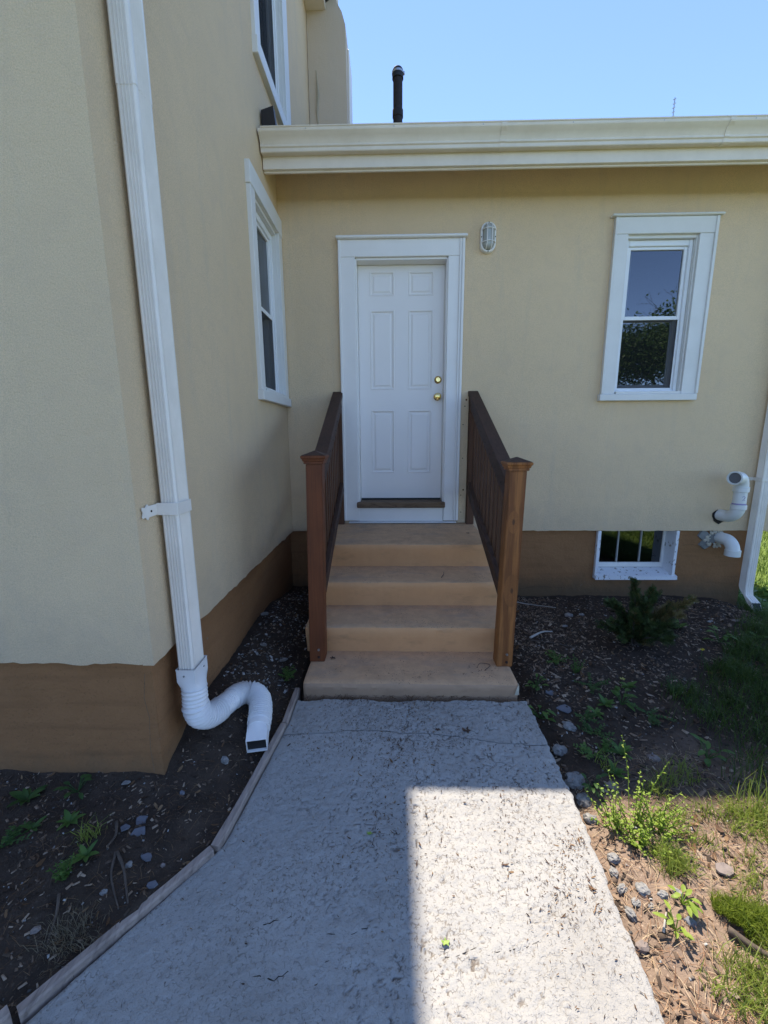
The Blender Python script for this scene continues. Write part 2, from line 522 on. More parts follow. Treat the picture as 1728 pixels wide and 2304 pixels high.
class MB:
    """collects shapes in world coordinates, then becomes one mesh object"""
    def __init__(self):
        self.bm = bmesh.new()

    def box(self, x0, x1, y0, y1, z0, z1, bev=0.0, seg=1):
        m = Matrix.Translation(((x0 + x1) / 2, (y0 + y1) / 2, (z0 + z1) / 2)) @ \
            Matrix.Diagonal((abs(x1 - x0), abs(y1 - y0), abs(z1 - z0), 1))
        return self._cube(m, bev, seg)

    def _cube(self, m, bev, seg=1):
        r = bmesh.ops.create_cube(self.bm, size=1.0, matrix=m)
        if bev > 0:
            es = list({e for v in r['verts'] for e in v.link_edges})
            bmesh.ops.bevel(self.bm, geom=es, offset=bev, segments=seg, affect='EDGES', profile=0.5)
        return self

    def beam(self, p, q, w, h, bev=0.0, up=(0, 0, 1)):
        """bar from p to q along its centre line, w across, h in the up sense"""
        p, q = Vector(p), Vector(q)
        d = (q - p)
        L = d.length
        d.normalize()
        s = d.cross(Vector(up)).normalized()
        u = s.cross(d)
        R = Matrix((s, d, u)).transposed().to_4x4()
        m = Matrix.Translation((p + q) / 2) @ R @ Matrix.Diagonal((w, L, h, 1))
        return self._cube(m, bev)

    def tube(self, pts, rad, seg=12, cap=True, closed_r=None):
        pts = [Vector(p) for p in pts]
        n = len(pts)
        rads = rad if hasattr(rad, '__len__') else [rad] * n
        rings = []
        prev = None
        for i, p in enumerate(pts):
            t = (pts[min(i + 1, n - 1)] - pts[max(i - 1, 0)]).normalized()
            if prev is None:
                a = t.orthogonal().normalized()
            else:
                a = (prev - t * prev.dot(t)).normalized()
            prev = a
            b = t.cross(a)
            rings.append([self.bm.verts.new(p + (a * math.cos(k * 2 * math.pi / seg) + b * math.sin(k * 2 * math.pi / seg)) * rads[i])
                          for k in range(seg)])
        for r0, r1 in zip(rings, rings[1:]):
            for k in range(seg):
                self.bm.faces.new((r0[k], r0[(k + 1) % seg], r1[(k + 1) % seg], r1[k]))
        if cap:
            self.bm.faces.new(rings[0][::-1])
            self.bm.faces.new(rings[-1])
        return self

    def extrude(self, prof, axis, a, b):
        """closed profile in the plane across axis, drawn out from a to b (axis 0: profile is y,z; 1: x,z; 2: x,y)"""
        def pt(p, t):
            return {0: (t, p[0], p[1]), 1: (p[0], t, p[1]), 2: (p[0], p[1], t)}[axis]
        va = [self.bm.verts.new(pt(p, a)) for p in prof]
        vb = [self.bm.verts.new(pt(p, b)) for p in prof]
        n = len(prof)
        for i in range(n):
            self.bm.faces.new((va[i], va[(i + 1) % n], vb[(i + 1) % n], vb[i]))
        self.bm.faces.new(va[::-1])
        self.bm.faces.new(vb)
        return self

    def loft(self, loops, cap0=True, cap1=True):
        rs = [[self.bm.verts.new(p) for p in lp] for lp in loops]
        n = len(rs[0])
        for r0, r1 in zip(rs, rs[1:]):
            for k in range(n):
                self.bm.faces.new((r0[k], r0[(k + 1) % n], r1[(k + 1) % n], r1[k]))
        if cap0:
            self.bm.faces.new(rs[0][::-1])
        if cap1:
            self.bm.faces.new(rs[-1])
        return self

    def quad(self, *ps):
        self.bm.faces.new([self.bm.verts.new(p) for p in ps])
        return self

    def build(self, name, mat, parent=None, smooth=False, origin=None, keep_normals=False):
        if not keep_normals:
            bmesh.ops.recalc_face_normals(self.bm, faces=self.bm.faces[:])
        me = bpy.data.meshes.new(name)
        if origin is not None:
            bmesh.ops.translate(self.bm, verts=self.bm.verts[:], vec=-Vector(origin))
        self.bm.to_mesh(me)
        self.bm.free()
        me.materials.append(mat)
        if smooth:
            me.shade_smooth()
            if smooth != 'all':
                me.set_sharp_from_angle(angle=math.radians(38))
        o = bpy.data.objects.new(name, me)
        if origin is not None:
            o.location = origin
        return _link(o, parent)


def np_mesh(name, V, quads=None, tris=None, mat=None, parent=None, tint=None, attrs=None, smooth=False, origin=None):
    me = bpy.data.meshes.new(name)
    V = np.asarray(V, dtype=np.float32)
    if origin is not None:
        V = V - np.asarray(origin, dtype=np.float32)
    q = np.zeros((0, 4), int) if quads is None else np.asarray(quads)
    t = np.zeros((0, 3), int) if tris is None else np.asarray(tris)
    me.vertices.add(len(V))
    me.vertices.foreach_set('co', V.ravel())
    nl = q.size + t.size
    me.loops.add(nl)
    me.loops.foreach_set('vertex_index', np.concatenate([q.ravel(), t.ravel()]).astype(np.int32))
    me.polygons.add(len(q) + len(t))
    st = np.concatenate([np.arange(len(q)) * 4, len(q) * 4 + np.arange(len(t)) * 3]).astype(np.int32)
    me.polygons.foreach_set('loop_start', st)
    me.update(calc_edges=True)
    me.validate()
    at = dict(attrs or {})
    if tint is not None:
        at['tint'] = tint
    for k, v in at.items():
        a = me.attributes.new(k, 'FLOAT', 'POINT')
        a.data.foreach_set('value', np.asarray(v, dtype=np.float32))
    if mat:
        me.materials.append(mat)
    if smooth:
        me.shade_smooth()
        if smooth is not True:
            me.set_sharp_from_angle(angle=math.radians(smooth))
    o = bpy.data.objects.new(name, me)
    if origin is not None:
        o.location = origin
    return _link(o, parent)


def hole_wall(name, mat, parent, T, u0, u1, z0, z1, holes, thick, step=0.05, rag=0.0, wob=0.0, zstep=None, depth_in=None):
    """a wall face with real openings: T(u, w, z) maps to the world, w is outward; the lower edge is ragged"""
    us = set(np.round(np.arange(u0, u1, step), 4)) | {u0, u1}
    zs = {z0, z0 + 0.03, z1}
    if zstep:
        zs |= set(np.round(np.arange(z0 + zstep, z1, zstep), 4))
    for a, b, c, d in holes:
        us |= {a, b}
        zs |= {c, d}
    us = sorted(x for x in us if u0 <= x <= u1)
    zs = sorted(x for x in zs if z0 <= x <= z1)

    def clean(v, keep):
        out = [v[0]]
        for x in v[1:]:
            if x - out[-1] < 0.004:
                if x in keep:
                    out[-1] = x
                continue
            out.append(x)
        return out
    us = clean(us, {h for q in holes for h in q[:2]} | {u1})
    zs = clean(zs, {h for q in holes for h in q[2:]} | {z1})
    bm = bmesh.new()
    grid = {}
    on_hole = lambda u, z: any(a - 1e-6 <= u <= b + 1e-6 and c - 1e-6 <= z <= d + 1e-6 for a, b, c, d in holes)
    for i, u in enumerate(us):
        for j, z in enumerate(zs):
            w = 0.0
            if wob and not on_hole(u, z):
                w = wob * mnoise.noise(Vector((u * 2.3, z * 2.3, u0 * 3.1 + 0.5)))
            dz = 0.0
            if j == 0 and rag and not on_hole(u, z):
                dz = rag * (mnoise.noise(Vector((u * 9, 3.3, z0))) + 0.7 * mnoise.noise(Vector((u * 37, 1.3, z0))))
            grid[i, j] = bm.verts.new(T(u, w, z + dz))
    solid = {}
    for i in range(len(us) - 1):
        for j in range(len(zs) - 1):
            uc, zc = (us[i] + us[i + 1]) / 2, (zs[j] + zs[j + 1]) / 2
            if any(a < uc < b and c < zc < d for a, b, c, d in holes):
                continue
            solid[i, j] = bm.faces.new((grid[i, j], grid[i + 1, j], grid[i + 1, j + 1], grid[i, j + 1]))
    bmesh.ops.recalc_face_normals(bm, faces=bm.faces[:])
    # thickness: push a copy of every open edge inwards
    edges = [e for e in bm.edges if len(e.link_faces) == 1]
    off = Vector(T(0, -thick, 0)) - Vector(T(0, 0, 0))
    back = {}
    for e in edges:
        for v in e.verts:
            if v not in back:
                back[v] = bm.verts.new(v.co + off)
    for e in edges:
        a, b = e.verts
        bm.faces.new((a, b, back[b], back[a]))
    bmesh.ops.recalc_face_normals(bm, faces=bm.faces[:])
    me = bpy.data.meshes.new(name)
    bm.to_mesh(me)
    bm.free()
    me.materials.append(mat)
    return _link(bpy.data.objects.new(name, me), parent)


TB = lambda u, w, z: (u, -w, z)          # the wing's wall: outward is -y
TL = lambda u, w, z: (w, u, z)           # the house's side wall: outward is +x
TF = lambda u, w, z: (u, -2.32 - w, z)   # the house's front wall


def tbox(mb, T, u0, u1, w0, w1, z0, z1, bev=0.0):
    a, b = T(u0, w0, z0), T(u1, w1, z1)
    lo = [min(p, q) for p, q in zip(a, b)]
    hi = [max(p, q) for p, q in zip(a, b)]
    return mb.box(lo[0], hi[0], lo[1], hi[1], lo[2], hi[2], bev)


def smooth01(a, b, x):
    t = np.clip((x - a) / (b - a), 0, 1)
    return t * t * (3 - 2 * t)


# value noise on a lattice, vectorised, for ground heights
_lat = rng.random((256, 256))


def vnoise(x, y):
    xi, yi = np.floor(x).astype(int), np.floor(y).astype(int)
    fx, fy = x - xi, y - yi
    fx, fy = fx * fx * (3 - 2 * fx), fy * fy * (3 - 2 * fy)
    g = lambda a, b: _lat[a % 256, b % 256]
    return (g(xi, yi) * (1 - fx) + g(xi + 1, yi) * fx) * (1 - fy) + (g(xi, yi + 1) * (1 - fx) + g(xi + 1, yi + 1) * fx) * fy


def fbm(x, y, o=4):
    s, a = 0, 0.5
    for i in range(o):
        s = s + a * vnoise(x * 2 ** i + 17.3 * i, y * 2 ** i + 5.1 * i)
        a *= 0.5
    return s


# ------------------------------------------------------------------ ground
def path_z(y):
    return 0.045 * smooth01(-2.5, -1.7, np.asarray(y, float))


def path_left(y):
    y = np.asarray(y, float)
    return np.interp(y, [-7.5, -5.2, -3.9, -3.01, -2.53, -1.91, -1.6], [-1.9, -1.5, -0.63, -0.021, 0.31, 0.404, 0.412])


def path_right(y):
    y = np.asarray(y, float)
    return np.interp(y, [-7.5, -2.98, -2.34, -1.6], [1.66, 1.665, 1.715, 1.700])


def ground_h(x, y):
    x = np.asarray(x, float)
    y = np.asarray(y, float)
    n = (fbm(x * 7, y * 7, 4) - 0.47) * 0.040 + (fbm(x * 38, y * 38, 2) - 0.37) * 0.018
    far = smooth01(4.0, 9.0, np.hypot(x - 1.2, y + 1.5))
    left = smooth01(0.46, 0.38, x)                     # bed between house and path lies higher
    d_edge = np.maximum(path_left(y) - x, 0)
    hl = 0.012 + 0.135 * smooth01(0.0, 0.42, d_edge) * smooth01(-0.0, -0.9, y) * smooth01(-2.45, -1.9, y) \
        + 0.045 * smooth01(0.02, 0.3, d_edge)
    dr = x - path_right(y)
    hr = -0.065 + 0.05 * smooth01(0.01, 0.16, dr) - 0.03 * smooth01(-0.8, 0.0, y)
    h = left * hl + (1 - left) * hr
    inside = (x > path_left(y) - 0.015) & (x < path_right(y) + 0.005)
    h = np.where(inside, -0.07, h + n * np.where(inside, 0, 1) * (1 - 0.5 * far))
    fall = 0.32 * smooth01(3.75, 5.3, x) * smooth01(9.0, 4.0, y)
    return h * (1 - far) + far * (-0.05 + n * 0.5) - fall


def lawn_mask(x, y):
    """where turf grows: away from the mulch beds, ragged edge"""
    x = np.asarray(x, float)
    y = np.asarray(y, float)
    edge = np.interp(y, [-40, -4.5, -3.2, -2.75, -2.45, -2.25, -2.06, -1.75, -1.46, -1.0, -0.5, 0.1, 0.4],
                     [1.9, 1.95, 2.25, 2.5, 2.62, 2.42, 2.40, 2.50, 2.72, 3.45, 3.95, 4.35, 4.32])
    wob = (fbm(x * 3.1, y * 3.1, 3) - 0.44) * 0.55
    m = smooth01(-0.06, 0.22, x - edge + wob)
    lf = smooth01(-2.0, -2.6, x) * smooth01(-2.35, -2.7, y)
    rear = smooth01(-4.6, -5.4, y) * np.where(x < path_left(y) - 0.3, 1, 0)
    back = smooth01(5.5, 6.5, y)
    return np.clip(np.maximum.reduce([m, lf, rear, back]), 0, 1)


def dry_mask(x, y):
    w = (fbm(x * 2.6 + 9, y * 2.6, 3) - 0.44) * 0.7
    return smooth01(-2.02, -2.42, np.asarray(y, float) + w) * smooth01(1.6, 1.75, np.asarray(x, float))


fx = np.concatenate([[-600, -200, -80, -30, -12, -6, -3.5, -2.2, -1.6], np.arange(-1.2, 5.0, 0.0165), np.arange(5.0, 9, 0.12), [10, 12, 16, 25, 50, 120, 600]])
fy = np.concatenate([[-600, -200, -80, -40, -20, -12, -9, -7, -6, -5, -4.4, -3.9], np.arange(-3.5, 0.12, 0.0165), np.arange(0.15, 6, 0.15), [7, 9, 12, 20, 50, 120, 600]])
GX, GY = np.meshgrid(fx, fy, indexing='ij')
GZ = ground_h(GX, GY)
nx, ny = len(fx), len(fy)
idx = np.arange(nx * ny).reshape(nx, ny)
gq = np.stack([idx[:-1, :-1], idx[1:, :-1], idx[1:, 1:], idx[:-1, 1:]], -1).reshape(-1, 4)
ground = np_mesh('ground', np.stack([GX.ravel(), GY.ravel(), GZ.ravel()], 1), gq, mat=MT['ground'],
                 attrs={'lawn': (lawn_mask(GX, GY) * smooth01(0.0, 0.7, np.maximum.reduce([GX - 4.1, -3.3 - GY, GY - 0.3]))).ravel(), 'dry': dry_mask(GX, GY).ravel()}, smooth=True)  # lawn green kept off near the wing so shaded turf stays dark
tag(ground, kind='structure')

# ------------------------------------------------------------------ path: two cast slabs parted by a crack
path = bpy.data.objects.new('concrete_path', None)
COL.objects.link(path)
tag(path, kind='structure')


def crack_y(x):
    return -1.985 - 0.02 * np.sin(x * 5) - 0.035 * (fbm(np.asarray(x) * 6, np.asarray(x) * 0 + 3.0, 4) - 0.45) - 0.04 * (x - 1.0)


def slab(name, y_near, y_far, rows, nxs, jag):
    ts = np.linspace(0, 1, nxs)
    P = np.zeros((rows, nxs, 3))
    for i in range(rows):
        f = i / (rows - 1)
        y0 = np.full(nxs, y_near) if np.isscalar(y_near) else y_near
        y1 = np.full(nxs, y_far) if np.isscalar(y_far) else y_far
        y = y0 + (y1 - y0) * f
        xl, xr = path_left(y) + 0.006, path_right(y)
        xr = xr - 0.022 * (fbm(y * 14, y * 0 + 1.7, 4) - 0.3) - 0.010 * (vnoise(y * 70, y * 0 + 4.4) - 0.5) - 0.02 * np.maximum(0, fbm(y * 4, y * 0 + 8.1, 2) - 0.45)
        x = xl + (xr - xl) * ts
        P[i, :, 0], P[i, :, 1] = x, y
    x, y = P[..., 0], P[..., 1]
    lump = (vnoise(x * 58, y * 50) - 0.5) * 0.0052 + (fbm(x * 26, y * 26, 2) - 0.37) * 0.006 + (fbm(x * 4, y * 4, 2) - 0.37) * 0.006
    wide = 0.22 + 0.78 * smooth01(0.30, 0.55, fbm(x * 1.9 + 3, y * 1.9, 2)) * smooth01(-0.1, 1.1, x + 0.5 * (y + 2.9))
    n1 = vnoise(x * 72 + 11, y * 56 + 5)
    gate = smooth01(0.27, 0.42, fbm(x * 27 + 2, y * 27, 2)) * wide
    pit = (1 - smooth01(0.015, 0.085, np.abs(n1 - 0.5))) * gate
    rgh = 0.55 + 0.45 * wide
    z = path_z(y) + lump * rgh - 0.0055 * pit
    de = np.minimum(np.minimum(ts[None, :], 1 - ts[None, :]) * 1.3, 9)
    z = z - 0.004 * smooth01(0.007, 0.0, de)
    P[..., 2] = z
    n = rows * nxs
    ids = np.arange(n).reshape(rows, nxs)
    q = np.stack([ids[:-1, :-1], ids[:-1, 1:], ids[1:, 1:], ids[1:, :-1]], -1).reshape(-1, 4)
    # rim
    pit = np.concatenate([pit.ravel(), np.zeros(2 * (rows + nxs) - 4)])
    rim = np.concatenate([ids[0, :], ids[1:, -1], ids[-1, -2::-1], ids[-2:0:-1, 0]])
    V = P.reshape(-1, 3)
    low = V[rim].copy()
    low[:, 2] = -0.09
    V = np.concatenate([V, low])
    k = np.arange(len(rim))
    k2 = (k + 1) % len(rim)
    q = np.concatenate([q, np.stack([rim[k2], rim[k], n + k, n + k2], -1)])
    return np_mesh(name, V, q, mat=MT['path'], parent=path, attrs={'pit': pit}, smooth=40)


NXS = 250
_t = np.linspace(0, 1, NXS)
_cx = 0.40 + 1.30 * _t
far_edge = -1.708 - 0.055 * fbm(_cx * 9, _cx * 0 + 2.2, 4) ** 1.5
slab('path_slab', crack_y(_cx) + 0.0022 + 0.003 * fbm(_cx * 12, _cx * 0, 2), far_edge, 56, NXS, 0.02)
slab('path_slab', np.full(NXS, -3.15), crack_y(_cx) - 0.0022, 230, NXS, 0.02)
slab('path_slab', np.full(60, -7.0), np.full(60, -3.1545), 60, 60, 0.02)


def path_crack(pts, w):
    """a short open crack: a dark soil-filled ribbon following a jagged line"""
    mb = MB()
    P = []
    for (x0, y0), (x1, y1) in zip(pts, pts[1:]):
        for k in range(5):
            f = k / 5
            x, y = x0 + (x1 - x0) * f, y0 + (y1 - y0) * f
            P.append(Vector((x + random.uniform(-1, 1) * 0.004, y + random.uniform(-1, 1) * 0.004, float(path_z(y)) - 0.0012)))
    n = len(P)
    mb.tube(P, [w * (0.25 + 0.75 * math.sin(math.pi * (k + 0.5) / n)) * random.uniform(0.6, 1.2) for k in range(n)], 5)
    return mb.build('crack', MT['hole'], path)


path_crack([(0.44, -2.795), (0.50, -2.80), (0.545, -2.775), (0.60, -2.765), (0.635, -2.75)], 0.0019)
path_crack([(0.50, -2.915), (0.56, -2.905), (0.62, -2.91), (0.67, -2.885), (0.73, -2.875), (0.78, -2.86)], 0.0020)
path_crack([(0.62, -3.03), (0.72, -3.02), (0.78, -2.985), (0.86, -2.98)], 0.0015)
path_crack([(0.74, -2.80), (0.82, -2.80), (0.90, -2.77)], 0.0016)
path_crack([(1.08, -2.86), (1.2, -2.83), (1.3, -2.835), (1.42, -2.80)], 0.0014)

mb = MB()
mb.box(8.2, 13.2, -22.0, 9.0, -0.6, 0.006, 0.01)
bounce_slab = mb.build('added_bounce_slab', MT['path'])  # invented slab out of view, bounces sunlight onto the shaded walls
tag(bounce_slab, kind='structure')

# ------------------------------------------------------------------ main house (two storeys, at left)
SZ = 0.615      # lower edge of the stucco
house = thing('main_house', 'tall two-storey cream stucco house block with brown foundation filling the left side', 'house', (-0.5, -1.0, 0))
LWIN = (-0.70, -0.10, 1.835, 3.135)      # opening of the ground-floor side window
UWIN = (-0.36, 0.40, 4.215, 5.65)        # opening of the upper side window
hole_wall('stucco_wall', MT['stucco'], house, TL, -2.32, 8.0, SZ, 6.5, [LWIN, UWIN], 0.045, 0.04, 0.010, 0.004)
hole_wall('stucco_wall', MT['stucco'], house, TF, -6.0, 0.0, SZ, 6.5, [], 0.045, 0.03, 0.008, 0.003)
TLf = lambda u, w, z: (w - 0.032, u, z)
TFf = lambda u, w, z: (u, -2.288 - w, z)
hole_wall('foundation', MT['found'], house, TLf, -2.288, 8.0, -0.25, SZ + 0.05, [], 0.05, 0.05, 0, 0.010, 0.06)
hole_wall('foundation', MT['found'], house, TFf, -6.0, -0.032, -0.25, SZ + 0.05, [], 0.05, 0.05, 0, 0.010, 0.06)
mb = MB()
mb.box(-6.0, -0.06, -2.25, 8.0, 6.45, 6.5)
mb.build('ceiling_deck', MT['room'], house)
# eaves and roof
mb = MB()
mb.box(-6.0, 0.20, -2.70, 8.2, 6.17, 6.21)
mb.build('soffit', MT['gutter'], house)
mb = MB()
mb.box(0.20, 0.222, -2.72, 1.69, 6.165, 6.34, 0.003)
mb.build('fascia', MT['gutter'], house)
roof_prof = [(0.33, 6.335), (0.33, 6.30), (0.2, 6.22), (-6.2, 6.22), (-6.6, 6.3), (-6.6, 6.335), (-3.1, 8.2)]
mb = MB()
mb.extrude(roof_prof, 1, -2.80, 8.3)
mb.build('roof', MT['shingle'], house)
# chimney with a sloping shoulder
ch = MB()
prof = [(0.004, 4.0), (0.44, 4.0), (0.437, 6.03), (0.40, 6.15), (0.30, 6.32), (0.28, 7.5), (0.004, 7.5)]
ch.extrude(prof, 1, 1.70, 2.36)
chim = ch.build('chimney', MT['stucco_grey'], house)
mb = MB()
mb.box(0.436, 0.452, 1.93, 2.30, 4.0, 5.98, 0.004)
mb.build('corner_trim', MT['gutter'], chim)
mb = MB()
mb.tube([(0.10, 1.697, 5.0), (0.09, 1.697, 5.2), (0.108, 1.697, 5.36), (0.095, 1.697, 5.6)], [0.006, 0.014, 0.02, 0.004], 6)
mb.build('damp_crust', MT['crack'], chim)


def ribbon_crack(parent, pts, name='hairline_crack', w=0.0009, mat='crack'):
    mb = MB()
    mb.tube(pts, w, 4)
    return mb.build(name, MT[mat], parent)


ribbon_crack(house, [(-0.055, -2.3005, 0.56), (-0.07, -2.3005, 0.45), (-0.058, -2.3005, 0.36), (-0.07, -2.3005, 0.22), (-0.065, -2.3005, 0.10)], w=0.0011, mat='thresh')


def casing_sash(parent, T, co, op, label, trim, head_h, sill, crown=None, band=False, screen=True, glass_w=-0.07, mid=None, wout=0.028, glass='glass'):
    """double-hung window: casing, sill, crown, two sashes with panes, half screen, a dim room behind"""
    u0, u1, zb, zt = co
    a, b, c, d = op
    mb = MB()
    tbox(mb, T, u0, a + 0.006, -0.02, wout, zb, d + 0.004, 0.003)
    tbox(mb, T, b - 0.006, u1, -0.02, wout, zb, d + 0.004, 0.003)
    tbox(mb, T, u0 - (0.008 if not crown else 0), u1 + (0.008 if not crown else 0), -0.02, wout + 0.004, d + 0.0045, zt, 0.003)
    # reveal boards
    tbox(mb, T, a + 0.0065, a + 0.016, -0.14, 0.004, c, d)
    tbox(mb, T, b - 0.016, b - 0.0065, -0.14, 0.004, c, d)
    tbox(mb, T, a + 0.017, b - 0.017, -0.14, 0.002, d - 0.018, d + 0.0035)
    win = mb.build('window', MT[trim], parent)
    win['label'] = label
    if band:
        for x0, x1 in ((u0 - 0.004, u0 + 0.016), (u1 - 0.02, u1 + 0.004)):
            mb = MB()
            tbox(mb, T, x0, x1, wout + 0.0005, wout + 0.014, zb + 0.002, zt - 0.002, 0.003)
            mb.build('back_band', MT[trim], win)
    if crown:
        mb = MB()
        h, ov, pr = crown
        tbox(mb, T, u0 - ov, u1 + ov, -0.015, pr, zt + 0.001, zt + h, 0.006)
        mb.build('drip_cap', MT[trim], win)
    mb = MB()
    s0, s1, sz0, sz1, sp = sill
    tbox(mb, T, s0, s1, -0.02, sp, sz0, sz1, 0.004)
    tbox(mb, T, a + 0.017, b - 0.017, -0.14, sp - 0.012, sz1 + 0.0005, sz1 + 0.022, 0.002)
    mb.build('sill', MT[trim], win)
    # vinyl frame
    a2, b2, c2, d2 = a + 0.018, b - 0.018, sz1 + 0.024, d - 0.02
    mid = mid or (c2 + d2) / 2
    fw = 0.028
    mb = MB()
    tbox(mb, T, a2, a2 + fw, -0.125, -0.028, c2, d2, 0.002)
    tbox(mb, T, b2 - fw, b2, -0.125, -0.028, c2, d2, 0.002)
    tbox(mb, T, a2 + fw + 0.0005, b2 - fw - 0.0005, -0.125, -0.03, d2 - 0.045, d2, 0.004)
    tbox(mb, T, a2 + fw + 0.0005, b2 - fw - 0.0005, -0.125, -0.03, c2, c2 + 0.018, 0.002)
    mb.build('jamb_liner', MT['vinyl'], win)
    i0, i1 = a2 + fw + 0.001, b2 - fw - 0.001

    def sash(w0, w1, z0, z1, st, rt, rb):
        mb = MB()
        tbox(mb, T, i0, i0 + st, w0, w1, z0, z1, 0.002)
        tbox(mb, T, i1 - st, i1, w0, w1, z0, z1, 0.002)
        tbox(mb, T, i0 + st + 0.0005, i1 - st - 0.0005, w0 + 0.001, w1 - 0.001, z1 - rt, z1, 0.002)
        tbox(mb, T, i0 + st + 0.0005, i1 - st - 0.0005, w0 + 0.001, w1 - 0.001, z0, z0 + rb, 0.002)
        mb.build('sash', MT['vinyl'], win)
        mb = MB()
        wm = (w0 + w1) / 2
        mb.quad(T(i0 + st - 0.004, wm, z0 + rb - 0.004), T(i1 - st + 0.004, wm, z0 + rb - 0.004),
                T(i1 - st + 0.004, wm, z1 - rt + 0.004), T(i0 + st - 0.004, wm, z1 - rt + 0.004))
        mb.build('pane', MT[glass], win)
    sash(-0.075, -0.045, mid - 0.018, d2 - 0.046, 0.026, 0.022, 0.030)
    sash(-0.110, -0.080, c2 + 0.019, mid + 0.016, 0.034, 0.030, 0.045)
    if screen:
        mb = MB()
        fr = 0.014
        w0, w1 = -0.052, -0.044
        tbox(mb, T, i0, i0 + fr, w0, w1, c2 + 0.019, mid - 0.019)
        tbox(mb, T, i1 - fr, i1, w0, w1, c2 + 0.019, mid - 0.019)
        tbox(mb, T, i0 + fr, i1 - fr, w0, w1, c2 + 0.019, c2 + 0.019 + fr)
        mb.build('screen_frame', MT['vinyl'], win)
        mb = MB()
        mb.quad(T(i0 + fr, -0.048, c2 + 0.03), T(i1 - fr, -0.048, c2 + 0.03), T(i1 - fr, -0.048, mid - 0.02), T(i0 + fr, -0.048, mid - 0.02))
        mb.build('insect_screen', MT['screen'], win)
    # room behind
    mb = MB()
    g0, g1, h0, h1 = a - 0.25, b + 0.25, c - 0.25, d + 0.12
    D = -1.3
    mb.quad(T(g0, D, h0), T(g1, D, h0), T(g1, D, h1), T(g0, D, h1))
    mb.quad(T(g0, D, h0), T(g0, D, h1), T(g0, -0.16, h1), T(g0, -0.16, h0))
    mb.quad(T(g1, D, h0), T(g1, D, h1), T(g1, -0.16, h1), T(g1, -0.16, h0))
    mb.quad(T(g0, D, h0), T(g1, D, h0), T(g1, -0.16, h0), T(g0, -0.16, h0))
    mb.quad(T(g0, D, h1), T(g1, D, h1), T(g1, -0.16, h1), T(g0, -0.16, h1))
    # wall round the opening on the room side
    for q in ((g0, a, h0, h1), (b, g1, h0, h1), (a, b, h0, c), (a, b, d, h1)):
        mb.quad(T(q[0], -0.155, q[2]), T(q[1], -0.155, q[2]), T(q[1], -0.155, q[3]), T(q[0], -0.155, q[3]))
    mb.build('room_box', MT['room'], win)
    # a hanging curtain at one side
    mb = MB()
    n = 26
    ca, cb = a + 0.03, a + 0.30 * (b - a)
    ring0, ring1 = [], []
    for k in range(n):
        u = ca + (cb - ca) * k / (n - 1)
        w = -0.22 + 0.018 * math.sin(k * 1.5)
        ring0.append(mb.bm.verts.new(T(u, w, c + 0.03)))
        ring1.append(mb.bm.verts.new(T(u, w * 0.98, d)))
    for k in range(n - 1):
        mb.bm.faces.new((ring0[k], ring0[k + 1], ring1[k + 1], ring1[k]))
    mb.build('curtain', MT['curtain'] if glass == 'glass' else MT['room'], win, smooth='all')
    return win


casing_sash(house, TL, (-0.785, -0.012, 1.835, 3.275), LWIN, 'tall side window in the corner beside the door, insect screen on its lower half', 'trim', 0.13,
            (-0.80, -0.004, 1.765, 1.834, 0.045), mid=2.475, glass='glass_side')
casing_sash(house, TL, (-0.47, 0.555, 4.205, 5.75), UWIN, 'upper-storey side window with dark glass above the gutter', 'trim', 0.1,
            (-0.475, 0.56, 4.10, 4.204, 0.04), mid=5.35, glass='glass_side')

# ------------------------------------------------------------------ wing (one storey, across the picture)
wing = thing('house_wing', 'one-storey cream stucco wing with white door, brown foundation and white gutter', 'house', (2.2, 0.5, 0))
DOOR = (0.640, 1.428, 0.690, 2.985)
BWIN = (2.895, 3.485, 1.865, 3.118)
hole_wall('stucco_wall', MT['stucco'], wing, TB, 0.001, 4.60, SZ, 3.80, [DOOR, BWIN], 0.045, 0.04, 0.006, 0.004)
mb = MB()
mb.box(4.555, 4.60, 0.046, 6.9, SZ, 3.75)
mb.box(4.30, 4.554, 0.05, 0.40, SZ + 0.004, SZ + 0.03)
mb.build('end_wall', MT['stucco'], wing)
TBf = lambda u, w, z: (u, 0.03 - w, z)
BASE = (2.915, 3.645, 0.140, 0.70)
hole_wall('foundation', MT['found'], wing, TBf, -0.03, 4.295, -0.25, SZ + 0.05, [(2.915, 3.645, 0.140, SZ + 0.05)], 0.06, 0.05, 0, 0.007, 0.06)
mb = MB()
mb.box(4.24, 4.295, 0.095, 6.9, -0.25, SZ + 0.02)
mb.build('foundation', MT['found'], wing)
# eave: fascia, sloped soffit, K gutter
mb = MB()
mb.box(0.006, 4.72, -0.385, -0.362, 3.440, 3.66, 0.002)
mb.build('fascia', MT['gutter'], wing)
mb = MB()
mb.box(0.006, 4.72, -0.361, -0.345, 3.428, 3.447, 0.002)
mb.build('soffit_bead', MT['gutter'], wing)
mb = MB()
mb.extrude([(-0.36, 3.455), (0.02, 3.683), (0.02, 3.70), (-0.36, 3.475)], 0, 0.006, 4.72)
mb.build('soffit', MT['gutter'], wing)
gp = [(-0.3855, 3.635), (-0.3855, 3.523), (-0.436, 3.517), (-0.4405, 3.521), (-0.441, 3.541), (-0.450, 3.547), (-0.450, 3.556),
      (-0.444, 3.561), (-0.452, 3.580), (-0.468, 3.600), (-0.489, 3.617), (-0.492, 3.622), (-0.492, 3.637), (-0.497, 3.640), (-0.498, 3.646), (-0.492, 3.648),
      (-0.484, 3.647), (-0.484, 3.630), (-0.462, 3.606), (-0.437, 3.565), (-0.434, 3.525), (-0.391, 3.529), (-0.391, 3.635)]
mb = MB()
mb.extrude(gp, 0, 0.030, 4.70)
gut = mb.build('gutter', MT['gutter'], wing, smooth=True)
